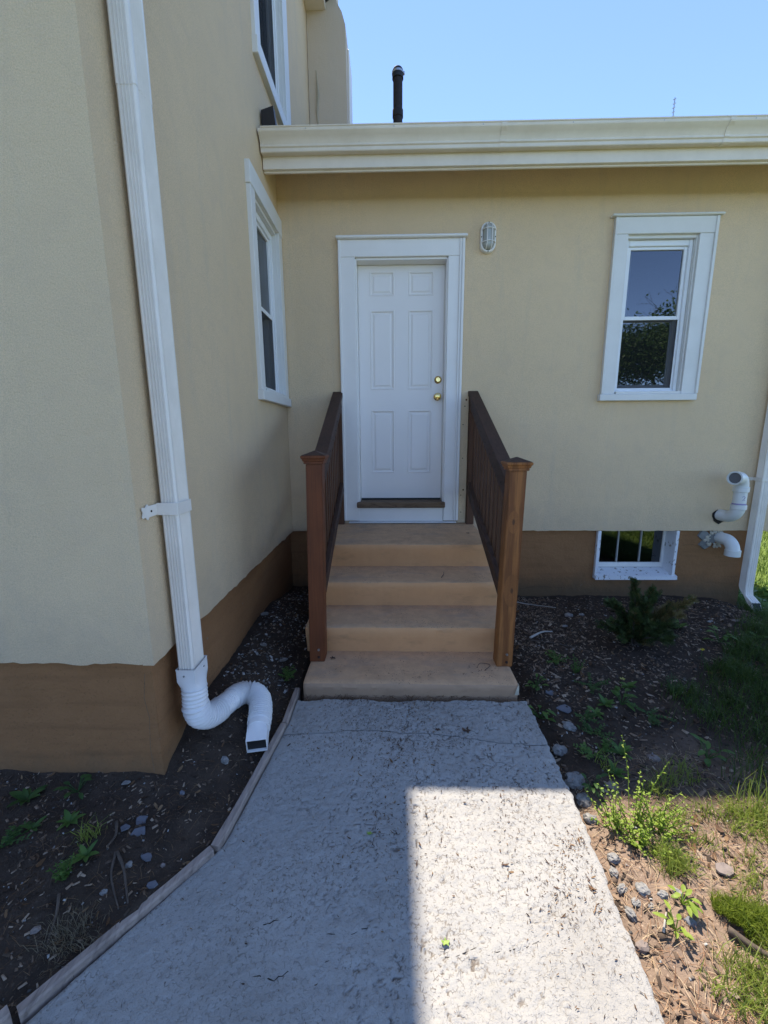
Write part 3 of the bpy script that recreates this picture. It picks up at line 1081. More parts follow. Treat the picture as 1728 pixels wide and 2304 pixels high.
mb = MB()
capp = [(-0.386, 3.637), (-0.386, 3.520), (-0.437, 3.514), (-0.443, 3.519), (-0.444, 3.541), (-0.453, 3.547), (-0.453, 3.557), (-0.448, 3.562),
        (-0.456, 3.580), (-0.471, 3.598), (-0.492, 3.614), (-0.4955, 3.622), (-0.4955, 3.637)]
mb.extrude(capp, 0, 0.012, 0.0295)
mb.build('end_cap', MT['gutter'], gut)
seam = [(y - 0.0012 if y < -0.44 else y, z) for y, z in capp]
for xs in (1.72, 3.28):
    mb = MB()
    mb.extrude(seam, 0, xs, xs + 0.035)
    mb.build('seam_sleeve', MT['gutter'], gut)
for k in range(7):
    mb = MB()
    xs = 0.35 + k * 0.62
    rosette_pts = [(-0.4925, 3.629)]
    mb.tube([(xs, -0.4905, 3.629), (xs, -0.4945, 3.629)], 0.0035, 6)
    mb.build('spike_head', MT['steel'], gut)
mb = MB()
rise = 0.54
rp = [(-0.46, 3.645), (-0.46, 3.662), (3.4, 3.662 + rise * 3.86), (7.3, 3.662), (7.3, 3.64), (3.4, 3.64 + rise * 3.86)]
mb.extrude(rp, 0, 0.006, 4.75)
wroof = mb.build('roof', MT['shingle'], wing)
# black kick-out flashing where the gutter meets the tall wall
mb = MB()
mb.loft([[(0.012, -0.385, 3.65), (0.122, -0.385, 3.65), (0.100, -0.382, 3.845), (0.012, -0.382, 3.82)],
         [(0.012, -0.30, 3.70), (0.112, -0.30, 3.70), (0.094, -0.30, 3.86), (0.012, -0.30, 3.86)]])
mb.build('kickout_flashing', MT['bronze'], wroof)
mb = MB()
mb.loft([[(0.455, 1.60, 4.76), (0.60, 1.62, 4.76), (0.56, 1.62, 4.80), (0.47, 1.60, 4.86)],
         [(0.455, 1.90, 4.90), (0.60, 1.92, 4.90), (0.56, 1.92, 4.95), (0.47, 1.90, 5.0)]])
mb.build('step_flashing', MT['bronze'], wroof)

# door
mb = MB()
mb.box(0.506, 0.642, -0.026, 0.02, 0.722, 2.983, 0.003)
mb.box(1.426, 1.556, -0.026, 0.02, 0.722, 2.983, 0.003)
mb.box(0.506, 1.556, -0.028, 0.02, 2.9835, 3.116, 0.003)
mb.box(0.6425, 0.652, -0.004, 0.16, 0.70, 2.974)
mb.box(1.416, 1.4255, -0.004, 0.16, 0.70, 2.974)
mb.box(0.6525, 1.4155, -0.004, 0.16, 2.966, 2.982)
door = mb.build('door', MT['trim2'], wing)
door['label'] = 'white six-panel entry door with brass knob in white casing'
for x0, x1 in ((0.500, 0.522), (1.518, 1.532), (1.540, 1.562)):
    mb = MB()
    mb.box(x0, x1, -0.040, -0.0265, 0.724, 3.114, 0.004)
    mb.build('back_band', MT['trim2'], door)
mb = MB()
mb.box(0.486, 1.578, -0.062, 0.01, 3.1165, 3.138, 0.006)
mb.build('drip_cap', MT['trim2'], door)
PAN = [(0.757, 0.973, 2.716, 2.912), (1.097, 1.318, 2.716, 2.912), (0.757, 0.973, 1.922, 2.598), (1.097, 1.318, 1.922, 2.598),
       (0.760, 0.973, 1.160, 1.736), (1.097, 1.316, 1.160, 1.736)]
TD = lambda u, w, z: (u, 0.105 - w, z)
sl = hole_wall('door_leaf', MT['door'], door, TD, 0.654, 1.414, 0.918, 2.964, PAN, 0.03, 0.2)
for a, b, c, d in PAN:
    mb = MB()
    lo = []
    for ins, dep in ((-0.001, 0.105), (0.004, 0.1012), (0.011, 0.1035), (0.017, 0.1125), (0.027, 0.1125), (0.040, 0.1055)):
        lo.append([(a + ins, dep, c + ins), (b - ins, dep, c + ins), (b - ins, dep, d - ins), (a + ins, dep, d - ins)])
    mb.loft(lo, cap0=False)
    mb.build('door_panel', MT['door'], door)


def rosette(mb, c, prof, seg=20):
    mb.loft([[(c[0] + r * math.cos(k * 2 * math.pi / seg), c[1] - y, c[2] + r * math.sin(k * 2 * math.pi / seg)) for k in range(seg)] for y, r in prof])
    return mb


mb = MB()
rosette(mb, (1.366, 0.105, 1.853), [(0.0, 0.034), (0.006, 0.034), (0.010, 0.026), (0.014, 0.014), (0.03, 0.013), (0.034, 0.022), (0.044, 0.030),
                                    (0.056, 0.031), (0.064, 0.026), (0.068, 0.014), (0.069, 0.004)])
mb.build('door_knob', MT['brass'], door, smooth=True)
mb = MB()
rosette(mb, (1.369, 0.105, 2.003), [(0.0, 0.033), (0.008, 0.033), (0.014, 0.027), (0.018, 0.019), (0.021, 0.018), (0.021, 0.010), (0.017, 0.008)])
dead = mb.build('deadbolt', MT['brass'], door, smooth=True)
mb = MB()
mb.box(0.654, 1.414, 0.10, 0.13, 0.902, 0.9175)
mb.build('door_sweep', MT['black'], door)
mb = MB()
mb.box(0.622, 1.440, -0.048, 0.14, 0.845, 0.900, 0.010, 2)
mb.build('threshold', MT['thresh'], door)
mb = MB()
mb.box(0.640, 1.424, -0.020, 0.10, 0.716, 0.844, 0.003)
mb.build('kick_board', MT['trim2'], door)
mb = MB()
mb.box(0.545, 1.545, -0.045, 0.0, 0.700, 0.7145, 0.003)
mb.build('drip_strip', MT['alu'], door)
mb = MB()
mb.box(1.5635, 1.634, -0.018, 0.01, 0.70, 1.885, 0.003)
strip = mb.build('filler_board', MT['stucco'], wing)
for k, (x, z, r, mt) in enumerate([(1.612, 1.815, 0.010, 'rust'), (1.600, 1.76, 0.006, 'hole'), (1.588, 1.60, 0.005, 'hole'), (1.592, 1.30, 0.005, 'hole'),
                                   (1.606, 1.01, 0.009, 'rust'), (1.585, 0.96, 0.005, 'hole'), (1.590, 0.80, 0.005, 'hole')]):
    mb = MB()
    rosette(mb, (x, -0.0175, z), [(0.0, r), (0.0012, r * 0.8)], 10)
    mb.build('nail_head' if mt == 'rust' else 'nail_hole', MT[mt], strip)

# the wing's window
casing_sash(wing, TB, (2.785, 3.612, 1.852, 3.248), BWIN, 'white double-hung window right of the door reflecting sky and a tree', 'trim', 0.13,
            (2.770, 3.606, 1.795, 1.851, 0.05), crown=(0.018, 0.035, 0.055), band=True, mid=2.495)

# basement window: deep reveal, three panes
mb = MB()
mb.box(2.885, 2.917, -0.004, 0.16, 0.145, 0.612, 0.002)
bw = mb.build('basement_window', MT['peel'], wing)
mb = MB()
mb.box(3.612, 3.640, -0.006, 0.16, 0.150, 0.612, 0.002)
mb.build('jamb_board', MT['peel'], bw)
bw['label'] = 'small three-pane basement window with peeling sill under the stucco'
mb = MB()
mb.box(2.918, 2.966, 0.14, 0.18, 0.215, 0.66, 0.002)
mb.box(3.590, 3.6115, 0.14, 0.18, 0.215, 0.66, 0.002)
mb.box(2.9665, 3.5895, 0.141, 0.179, 0.215, 0.262, 0.002)
mb.build('sash', MT['trim'], bw)
for x in (3.163, 3.382):
    mb = MB()
    mb.box(x - 0.006, x + 0.006, 0.142, 0.172, 0.2625, 0.66, 0.002)
    mb.build('muntin', MT['muntin'], bw)
for x0, x1 in ((2.9665, 3.1565), (3.1695, 3.3755), (3.3885, 3.5895)):
    mb = MB()
    mb.box(x0, x1, 0.156, 0.160, 0.2625, 0.66)
    mb.build('pane', MT['glass_base'], bw)
mb = MB()
mb.loft([[(2.890, -0.02, 0.138), (3.660, -0.02, 0.138), (3.660, -0.02, 0.172), (2.890, -0.02, 0.178)],
         [(2.890, 0.0, 0.138), (3.660, 0.0, 0.138), (3.660, 0.0, 0.178), (2.890, 0.0, 0.184)],
         [(2.918, 0.139, 0.15), (3.611, 0.139, 0.15), (3.611, 0.139, 0.214), (2.918, 0.139, 0.214)]])
mb.build('sill', MT['peel'], bw)
mb = MB()
mb.box(2.7, 3.85, 0.22, 1.5, -0.2, 0.72)
mb.bm.faces.ensure_lookup_table()
mb.build('cellar_box', MT['room'], bw)
# mortar patch and cracks on the foundation
mb = MB()
pp = []
for k in range(18):
    a = k * 2 * math.pi / 18
    r = 0.085 + 0.03 * math.sin(3 * a + 1) + 0.014 * math.sin(7 * a)
    pp.append((3.925 + r * 1.15 * math.cos(a), 0.53 + r * 0.95 * math.sin(a)))
mb.loft([[(x, 0.035, z) for x, z in pp], [(3.925 + (x - 3.925) * 0.9, 0.014, 0.53 + (z - 0.53) * 0.9) for x, z in pp]])
mb.build('mortar_patch', MT['patch'], wing)
ribbon_crack(wing, [(3.70, 0.0215, 0.47), (3.80, 0.0215, 0.475), (3.90, 0.0215, 0.43), (3.93, 0.0215, 0.425)], mat='hole')
ribbon_crack(wing, [(2.20, 0.022, 0.03), (2.34, 0.0215, 0.06), (2.45, 0.0225, 0.052), (2.60, 0.022, 0.045)], mat='hole')

# ------------------------------------------------------------------ vent stack and aerial on the wing roof
t = thing('vent_pipe', 'dark iron vent pipe standing on the roof against the sky', 'pipe', (1.016, 1.0, 4.46))
mb = MB()
mb.tube([(1.016, 1.0, 4.40), (1.016, 1.0, 5.02)], 0.047, 20)
mb.build('pipe', MT['iron'], t, smooth=True)
mb = MB()
mb.tube([(1.016, 1.0, z) for z in (4.655, 4.66, 4.72, 4.728)], [0.048, 0.054, 0.054, 0.048], 20)
mb.build('coupling', MT['iron'], t, smooth=True)
mb = MB()
mb.tube([(1.016, 1.0, z) for z in (4.985, 4.99, 5.055, 5.075, 5.085)], [0.048, 0.056, 0.056, 0.045, 0.02], 20)
mb.build('rubber_cap', MT['black'], t, smooth=True)
mb = MB()
mb.tube([(1.016, 1.0, 5.028), (1.016, 1.0, 5.046)], 0.0585, 24)
mb.box(1.066, 1.084, 0.985, 1.01, 5.026, 5.048, 0.002)
mb.build('hose_clamp', MT['steel'], t, smooth=True)
t = thing('aerial', 'thin pale aerial mast rising above the right part of the gutter', 'aerial', (4.925 - 0.291, 2.5, 5.2))
mb = MB()
mb.tube([(4.634, 2.5, 5.15), (4.634, 2.5, 5.80)], 0.006, 6)
mb.build('mast', MT['steel'], t)
mb = MB()
for k in range(5):
    z = 5.58 + k * 0.048
    mb.tube([(4.616, 2.495, z), (4.652, 2.505, z + 0.018)], 0.0065, 5)
mb.build('reflector', MT['alu'], t)

# ------------------------------------------------------------------ wall lamp: oval bulkhead with guard
t = thing('wall_lamp', 'small white oval bulkhead lamp with wire guard beside the door', 'lamp', (1.751, 0.0, 3.115))


def stadium(cx, cz, hw, hh, n=12):
    r = hw
    pts = []
    for k in range(n + 1):
        a = math.pi * k / n
        pts.append((cx + r * math.cos(a), cz + hh - r + r * math.sin(a)))
    for k in range(n + 1):
        a = math.pi + math.pi * k / n
        pts.append((cx + r * math.cos(a), cz - hh + r + r * math.sin(a)))
    return pts


def ring_loft(mb, o, d, steps, seg=20):
    o, d = Vector(o), Vector(d).normalized()
    a = d.orthogonal().normalized()
    b = d.cross(a)
    mb.loft([[o + d * s_ + (a * math.cos(k * 2 * math.pi / seg) + b * math.sin(k * 2 * math.pi / seg)) * r_ for k in range(seg)] for s_, r_ in steps], False, False)
    return mb


def stad_loft(mb, steps, cap0=True, cap1=True):
    mb.loft([[(x, y, z) for x, z in stadium(1.751, 3.115, hw, hh)] for y, hw, hh in steps], cap0, cap1)
    return mb


mb = MB()
stad_loft(mb, [(0.0, 0.064, 0.116), (-0.030, 0.064, 0.116), (-0.038, 0.060, 0.112), (-0.040, 0.050, 0.102), (-0.030, 0.047, 0.099)])
mb.build('base', MT['trim2'], t, smooth=True)
mb = MB()
stad_loft(mb, [(-0.031, 0.046, 0.098), (-0.055, 0.044, 0.096), (-0.072, 0.034, 0.086), (-0.080, 0.018, 0.068)])
mb.build('lens', MT['lens'], t, smooth=True)
for x in (1.751 - 0.020, 1.751 + 0.020):
    mb = MB()
    mb.tube([(x, -0.036, 3.115 - 0.100), (x, -0.070, 3.115 - 0.085), (x, -0.089, 3.115 - 0.06), (x, -0.089, 3.115 + 0.06), (x, -0.070, 3.115 + 0.085), (x, -0.036, 3.115 + 0.100)], 0.0035, 6)
    mb.build('guard_bar', MT['trim2'], t, smooth=True)
for z in (3.115 - 0.045, 3.115 + 0.05):
    mb = MB()
    mb.tube([(1.751 + 0.055 * math.cos(a), -0.036 - 0.052 * math.sin(a), z) for a in np.linspace(0, math.pi, 11)], 0.0035, 6)
    mb.build('guard_bar', MT['trim2'], t, smooth=True)
for x, z in ((1.751, 3.223), (1.751, 3.007), (1.694, 3.115), (1.808, 3.115)):
    mb = MB()
    rosette(mb, (x, -0.0385, z), [(0, 0.005), (0.003, 0.004)], 8)
    mb.build('screw', MT['hole'], t)

# ------------------------------------------------------------------ concrete steps
t = thing('concrete_steps', 'tan painted concrete steps with four risers leading up to the white door', 'steps', (1.05, -0.85, 0.0))


def step_block(name, x0, x1, y0, y1, z0, z1, nose=0.016, seed=0.0, parent=None, und=0.038):
    """one cast step: rounded nosing, slightly uneven top and face"""
    nx_ = 110
    prof = [(y1, z0), (y1, z1), (y0 + 0.13, z1 + 0.001), (y0 + 0.05, z1), (y0 + nose, z1 - 0.001), (y0 + nose * 0.3, z1 - nose * 0.3), (y0, z1 - nose), (y0 + 0.002, z1 - 0.045),
            (y0 + und * 0.35, z1 - 0.085), (y0 + und, z0 + 0.03), (y0 + und + 0.004, z0)]
    rows = []
    for i in range(nx_ + 1):
        x = x0 + (x1 - x0) * i / nx_
        e = min(i, nx_ - i)
        r = []
        for j, (y, z) in enumerate(prof):
            w = 0.0035 * mnoise.noise(Vector((x * 6, seed, j * 0.7))) + 0.0022 * mnoise.noise(Vector((x * 31, seed, j * 0.9)))
            c = 0.006 if e == 0 and 2 <= j <= 8 else 0.0
            r.append((x, y + (w if 3 <= j else 0) + c, z + (w * 0.7 if 2 <= j <= 6 else 0) - (0.004 if e == 0 and 1 <= j <= 6 else 0)))
        rows.append(r)
    mb = MB()
    mb.loft(rows)
    return mb.build(name, MT['slab' if name == 'bottom_slab' else 'steps'], parent, smooth=True)


RX0, RX1 = 0.395, 1.700
step_block('landing', RX0, RX1, -0.768, 0.026, 0.5035, 0.692, seed=1.1, parent=t)
step_block('step', RX0, RX1, -1.080, 0.026, 0.3135, 0.503, seed=2.7, parent=t)
step_block('step', RX0, RX1, -1.378, 0.026, 0.1235, 0.313, seed=4.9, parent=t)
base = step_block('bottom_slab', 0.440, 1.662, -1.690, 0.02, -0.08, 0.123, nose=0.022, seed=8.3, parent=t, und=0.010)
mb = MB()
mb.loft([[(1.640, -1.694, 0.058), (1.664, -1.694, 0.062), (1.6645, -1.692, 0.118), (1.652, -1.694, 0.104)],
         [(1.645, -1.69, 0.06), (1.6655, -1.67, 0.06), (1.6655, -1.66, 0.115), (1.655, -1.685, 0.108)]])
mb.build('chipped_corner', MT['chips'] if False else MT['caulk'], base)

# ------------------------------------------------------------------ stair railings
def railing(label, cx, side, yf, ztop, mat_post, near_z, far_z, bl_near, bl_far, xfar):
    """side = +1 when the treads lie to the right (+x) of the rail"""
    t = thing('stair_railing', label, 'railing', (cx, yf, 0.123), 'railings either side of the steps')
    pw = 0.047
    mb = MB()
    lean = 0.012
    lp = []
    for z, dx in ((0.1235, -lean), (ztop, lean)):
        lp.append([(cx + dx - pw, yf, z), (cx + dx + pw, yf, z), (cx + dx + pw, yf + 2 * pw, z), (cx + dx - pw, yf + 2 * pw, z)])
    mb.loft(lp)
    es = [e for e in mb.bm.edges]
    bmesh.ops.bevel(mb.bm, geom=es, offset=0.004, segments=2, affect='EDGES')
    post = mb.build('post', MT[mat_post], t)
    # cap: stacked mouldings and a low pyramid
    mb = MB()
    cxx, cy = cx + lean, yf + pw
    sq = lambda r, z: [(cxx - r, cy - r, z), (cxx + r, cy - r, z), (cxx + r, cy + r, z), (cxx - r, cy + r, z)]
    mb.loft([sq(0.050, ztop - 0.002), sq(0.056, ztop), sq(0.056, ztop + 0.012), sq(0.062, ztop + 0.016), sq(0.064, ztop + 0.026), sq(0.070, ztop + 0.032),
             sq(0.071, ztop + 0.042), sq(0.067, ztop + 0.046), sq(0.004, ztop + 0.070)])
    cap = mb.build('post_cap', MT['post_dark'] if mat_post == 'post_dark' else MT['post_light'], post)
    mb = MB()
    mb.loft([sq(0.0665, ztop + 0.0475), sq(0.003, ztop + 0.0725)])
    mb.build('cap_top', MT['rail'], cap)
    # bolt heads on the post foot
    for z, dx in ((0.205, 0.012), (0.155, 0.012)):
        mb = MB()
        rosette(mb, (cx + dx - lean, yf - 0.0005, z), [(0, 0.008), (0.006, 0.006)], 8)
        mb.build('bolt', MT['steel'] if z > 0.2 else MT['iron'], post)
    yn = yf + 2 * pw + 0.001
    ywall = -0.004
    xn = cx + 0.004
    # wall post
    mb = MB()
    mb.box(xfar - 0.034, xfar + 0.034, -0.060, -0.005, 0.6935, far_z - 0.05, 0.003)
    mb.build('wall_post', MT['bal'], t)
    # top rail: a flat cap board on a narrow board set on the tread side
    mb = MB()
    mb.beam((xn, yn, near_z - 0.019), (xfar, ywall, far_z - 0.019), 0.088, 0.038, 0.004)
    top = mb.build('top_rail', MT['rail'], t)
    mb = MB()
    sx = side * 0.022
    mb.beam((xn + sx, yn, near_z - 0.083), (xfar + sx, -0.0605, far_z - 0.083 - 0.02), 0.030, 0.086, 0.003)
    sub = mb.build('rail_board', MT['rail'], t)
    n = 8
    for k in range(n):
        f = (k + 0.6) / n
        p = Vector((xn + side * 0.0375, yn, near_z - 0.083)).lerp(Vector((xfar + side * 0.0375, -0.06, far_z - 0.103)), f)
        mb = MB()
        mb.tube([p, p + Vector((side * 0.0022, 0, 0))], 0.004, 8)
        mb.build('screw', MT['hole'], sub)
    mb = MB()
    mb.beam((xn + sx, yn, bl_near), (xfar + sx, -0.0605, bl_far), 0.032, 0.088, 0.003)
    mb.build('bottom_rail', MT['rail'], t)
    nb = 11
    for k in range(nb):
        f = (k + 0.55) / nb
        y = yn + (ywall - 0.07 - yn) * f
        x = xn + (xfar - xn) * f - side * 0.013
        zt = near_z + (far_z - near_z) * (y - yn) / (ywall - yn) - 0.047
        zb = bl_near + (bl_far - bl_near) * (y - yn) / (-0.06 - yn) - 0.035
        mb = MB()
        r = 0.0175
        a = random.uniform(-0.05, 0.05)
        mb.box(x - r, x + r, y - r, y + r, zb, zt, 0.003)
        mb.build('baluster', MT['bal'], t)
    return t


railing('dark red-brown wooden stair railing left of the door, next to the corner', 0.494, 1, -1.466, 1.352, 'post_dark', 1.300, 1.897, 0.575, 1.045, 0.468)
railing('stair railing right of the door with weathered knotty post', 1.640, -1, -1.512, 1.312, 'post_light', 1.262, 1.894, 0.545, 1.045, 1.670)

# ------------------------------------------------------------------ left downspout and its flexible hose
def spout_prof(x0, x1, y0, y1, ribs=4, d=0.0055, r=0.007):
    """corrugated rectangle in plan"""
    def side(a, b, n, fixed, axis, out):
        pts = []
        for k in range(n):
            f0 = a + (b - a) * (0.16 + 0.68 * (k + 0.0) / n)
            f1 = a + (b - a) * (0.16 + 0.68 * (k + 0.45) / n)
            f2 = a + (b - a) * (0.16 + 0.68 * (k + 0.55) / n)
            f3 = a + (b - a) * (0.16 + 0.68 * (k + 0.98) / n)
            for f, o in ((f0, 0), (f1 * 0.7 + f0 * 0.3, -d), (f2 * 0.7 + f3 * 0.3, -d), (f3, 0)):
                pts.append((f, fixed + out * o) if axis == 0 else (fixed + out * o, f))
        return pts
    p = [(x0 + r, y0)] + side(x0, x1, ribs, y0, 0, -1) + [(x1 - r, y0), (x1, y0 + r)] + side(y0, y1, ribs + 1, x1, 1, 1) + \
        [(x1, y1 - r), (x1 - r, y1)] + side(x1, x0, ribs, y1, 0, 1) + [(x0 + r, y1), (x0, y1 - r)] + side(y1, y0, ribs + 1, x0, 1, -1) + [(x0, y0 + r)]
    return p


t = thing('downspout', 'white ribbed downspout on the near left wall ending in a flexible white hose', 'downspout', (0.05, -2.13, 0.1))
p1 = spout_prof(0.016, 0.085, -2.186, -2.078)
grow = lambda P, g: [(0.0505 + (x - 0.0505) * g, -2.132 + (y + 2.132) * g) for x, y in P]
mb = MB()
mb.loft([[(x, y, z) for x, y in p1] for z in (0.42, 2.70)])
mb.build('pipe', MT['spout'], t)
mb = MB()
p2 = grow(p1, 1.035)
mb.loft([[(x, y, z) for x, y in p2] for z in (2.685, 6.15)])
mb.build('upper_pipe', MT['spout'], t)
# strap with a scalloped end
mb = MB()
mb.box(0.0868, 0.0895, -2.1905, -2.0775, 1.196, 1.246, 0.001)
mb.box(0.004, 0.0895, -2.1925, -2.1898, 1.196, 1.246, 0.001)
mb.box(0.0045, 0.0072, -2.255, -2.1926, 1.199, 1.243, 0.001)
strap = mb.build('strap', MT['spout'], t)
mb = MB()
fl = []
for k in range(28):
    a = 2 * math.pi * k / 28
    r = 0.026 + 0.006 * math.cos(5 * a + 0.4)
    fl.append((-2.268 + r * 1.05 * math.cos(a), 1.221 + r * 1.0 * math.sin(a)))
mb.extrude(fl, 0, 0.0048, 0.0076)
mb.build('strap_finial', MT['spout'], strap)
mb = MB()
mb.tube([(0.0072, -2.236, 1.221), (0.0095, -2.236, 1.221)], 0.0045, 8)
mb.build('screw', MT['hole'], strap)
# adapter: square collar turning into a round spigot
mb = MB()
rect = lambda x0, x1, y0, y1, n: [p for p in (
    [(x0 + (x1 - x0) * k / n, y0) for k in range(n)] + [(x1, y0 + (y1 - y0) * k / n) for k in range(n)] +
    [(x1 - (x1 - x0) * k / n, y1) for k in range(n)] + [(x0, y1 - (y1 - y0) * k / n) for k in range(n)])]
r6 = rect(0.011, 0.092, -2.193, -2.071, 6)
r6b = rect(0.011, 0.092, -2.193, -2.071, 6)
cir = [(0.062 + 0.052 * math.cos(-3 * math.pi / 4 + k * 2 * math.pi / 24), -2.148 + 0.052 * math.sin(-3 * math.pi / 4 + k * 2 * math.pi / 24)) for k in range(24)]
mb.loft([[(x, y, 0.512) for x, y in grow(r6, 1.025)], [(x, y, 0.503) for x, y in r6], [(x, y, 0.452) for x, y in r6b], [(x * 0.4 + c[0] * 0.6, y * 0.4 + c[1] * 0.6, 0.425) for (x, y), c in zip(r6b, cir)],
         [(c[0], c[1], 0.405) for c in cir], [(c[0], c[1], 0.375) for c in cir]], cap0=False)
ad = mb.build('adapter', MT['hose'], t, smooth=True)
for c in ((0.045, -2.1945, 0.482), (0.0935, -2.11, 0.482)):
    mb = MB()
    d = Vector((0, -0.003, 0)) if c[0] < 0.06 else Vector((0.003, 0, 0))
    mb.tube([Vector(c) - d, Vector(c) + d], 0.004, 8)
    mb.build('screw', MT['steel'], ad)
# corrugated hose along a smooth curve
HP = [Vector(p) for p in ((0.062, -2.150, 0.405), (0.064, -2.156, 0.355), (0.066, -2.158, 0.305), (0.074, -2.133, 0.250), (0.094, -2.070, 0.208), (0.119, -1.965, 0.190),
                          (0.146, -1.875, 0.178), (0.195, -1.838, 0.165), (0.250, -1.872, 0.152), (0.280, -1.945, 0.138), (0.298, -2.030, 0.120))]


def catmull(P, n):
    out = []
    Q = [P[0] * 2 - P[1]] + P + [P[-1] * 2 - P[-2]]
    for i in range(1, len(Q) - 2):
        for k in range(n):
            s = k / n
            a, b, c, d = Q[i - 1], Q[i], Q[i + 1], Q[i + 2]
            out.append(0.5 * ((2 * b) + (c - a) * s + (2 * a - 5 * b + 4 * c - d) * s * s + (3 * b - a - 3 * c + d) * s ** 3))
    out.append(P[-1])
    return out


curve = catmull(HP, 60)
acc = [0]
for a, b in zip(curve, curve[1:]):
    acc.append(acc[-1] + (b - a).length)
L = acc[-1]
hp, hr = [], []
N = 460
for k in range(N + 1):
    s = L * k / N
    i = min(max(np.searchsorted(acc, s) - 1, 0), len(curve) - 2)
    f = (s - acc[i]) / max(acc[i + 1] - acc[i], 1e-9)
    hp.append(curve[i].lerp(curve[i + 1], f))
    pitch = 0.0175 if s < L * 0.40 else (0.0125 if s > L * 0.52 else 0.014)
    amp = (0.0022 if s < L * 0.10 else 0.0068) if s < L * 0.40 else (0.0020 if s < L * 0.52 else 0.0062)
    hr.append(0.0535 + amp * (1 - 2 * abs(math.sin(math.pi * s / pitch))))
mb = MB()
mb.tube(hp, hr, 24)
mb.build('flexible_hose', MT['hose'], t, smooth='all')
# outlet: round socket flaring into a flat rectangular mouth
d_out = (Vector((0.325, -2.165, 0.088)) - Vector((0.298, -2.030, 0.120))).normalized()
sd = d_out.cross(Vector((0, 0, 1))).normalized()
ud = sd.cross(d_out)
mb = MB()
lo = []
for s, k, w, h in ((-0.012, 0, 0.055, 0.055), (0.022, 0, 0.055, 0.055), (0.024, 0, 0.052, 0.052), (0.055, 0.75, 0.050, 0.042), (0.070, 1, 0.047, 0.039), (0.112, 1, 0.046, 0.038), (0.112, 1, 0.0435, 0.0355), (0.06, 1, 0.0435, 0.0355)):
    c = Vector((0.298, -2.030, 0.118)) + d_out * s
    ring = []
    for i in range(24):
        a = 2 * math.pi * i / 24
        ca, sa = math.cos(a), math.sin(a)
        m = max(abs(ca), abs(sa))
        q = (ca * (1 - k) + ca / m * k, sa * (1 - k) + sa / m * k)
        ring.append(c + sd * q[0] * w + ud * q[1] * h)
    lo.append(ring)
mb.loft(lo, cap0=True, cap1=True)
mb.build('outlet', MT['hose'], t, smooth=True)
mb = MB()
c = Vector((0.298, -2.030, 0.118)) + d_out * 0.098
mb.loft([[c + sd * a_ * 0.0432 + ud * b_ * 0.0352 + d_out * e for a_, b_ in ((-1, -1), (1, -1), (1, 1), (-1, 1))] for e in (-0.004, 0.0)])
mb.build('outlet_mouth', MT['black'], t)  # black plate stands for the shade inside the outlet

# ------------------------------------------------------------------ right downspout
t = thing('downspout', 'white downspout at the far right corner with a kicked-out foot', 'downspout', (4.28, -0.06, -0.02))
pr = spout_prof(4.238, 4.318, -0.102, -0.020, 3)
mb = MB()
lv = [[(x, y, z) for x, y in pr] for z in (3.45, 0.10)]
for k in range(1, 8):
    a = math.radians(62) * k / 7
    R = 0.13
    pz, py = 0.10 - R * math.sin(a), -R * (1 - math.cos(a))
    lv.append([(x, -0.061 + (y + 0.061) * math.cos(a) + py, pz - (y + 0.061) * math.sin(a) * -1) for x, y in pr])
dv = Vector((0, -math.sin(math.radians(62)), -math.cos(math.radians(62))))
last = lv[-1]
lv.append([tuple(Vector(p) + dv * 0.085) for p in last])
mb.loft(lv)
mb.build('pipe', MT['spout'], t)
mb = MB()
mc = sum((Vector(p) for p in lv[-1]), Vector()) / len(lv[-1])
mb.loft([[tuple(mc + (Vector(p) - mc) * 0.93 + dv * 0.001) for p in lv[-1]], [tuple(mc + (Vector(p) - mc) * 0.93 + dv * 0.003) for p in lv[-1]]])
mb.build('mouth', MT['black'], t)  # black plate on the closed end, painted as a shaded opening
mb = MB()
mb.box(4.140, 4.234, -0.006, -0.001, 1.085, 1.115, 0.001)
mb.box(4.230, 4.326, -0.108, -0.1045, 1.085, 1.115, 0.001)
mb.box(4.230, 4.2335, -0.1043, -0.001, 1.085, 1.115, 0.001)
strap = mb.build('strap', MT['spout'], t)
mb = MB()
mb.tube([(4.19, -0.006, 1.10), (4.19, -0.009, 1.10)], 0.005, 8)
mb.build('screw', MT['hole'], strap)


# ------------------------------------------------------------------ white plastic pipes through the wall
def arc(c, a0, a1, r, u, v, n=10):
    u, v = Vector(u), Vector(v)
    return [Vector(c) + u * r * math.cos(a0 + (a1 - a0) * k / n) + v * r * math.sin(a0 + (a1 - a0) * k / n) for k in range(n + 1)]


t = thing('exhaust_pipe', 'white plastic exhaust pipe with two elbows, its open mouth turned left', 'pipe', (4.02, -0.1, 0.75))
R = 0.052
mb = MB()
# lower elbow leaves the wall and turns up
y1 = -0.155
pts = [Vector((3.985, 0.04, 0.765)), Vector((3.990, -0.04, 0.765))] + [Vector((4.00 + 0.015 * k / 8, -0.055 - 0.10 * math.sin(k / 8 * math.pi / 2), 0.765 + 0.085 * (1 - math.cos(k / 8 * math.pi / 2)))) for k in range(1, 9)]
mb.tube(pts, R, 20)
mb.build('lower_elbow', MT['pvc'], t, smooth=True)
mb = MB()
mb.tube([(4.015, y1, 0.845), (4.015, y1, 0.848), (4.015, y1, 0.885), (4.015, y1, 0.888)], [R, R + 0.007, R + 0.007, R], 20)
mb.build('lower_socket', MT['pvc'], t, smooth=True)
mb = MB()
mb.tube([(4.015, y1, 0.86), (4.015, y1, 1.02)], R - 0.002, 20)
riser = mb.build('riser', MT['pvc'], t, smooth=True)
mb = MB()
mb.tube([(4.015, y1, 0.889), (4.015, y1, 0.901)], R - 0.0012, 20)
mb.build('primer_ring', MT['purple'], riser, smooth=True)
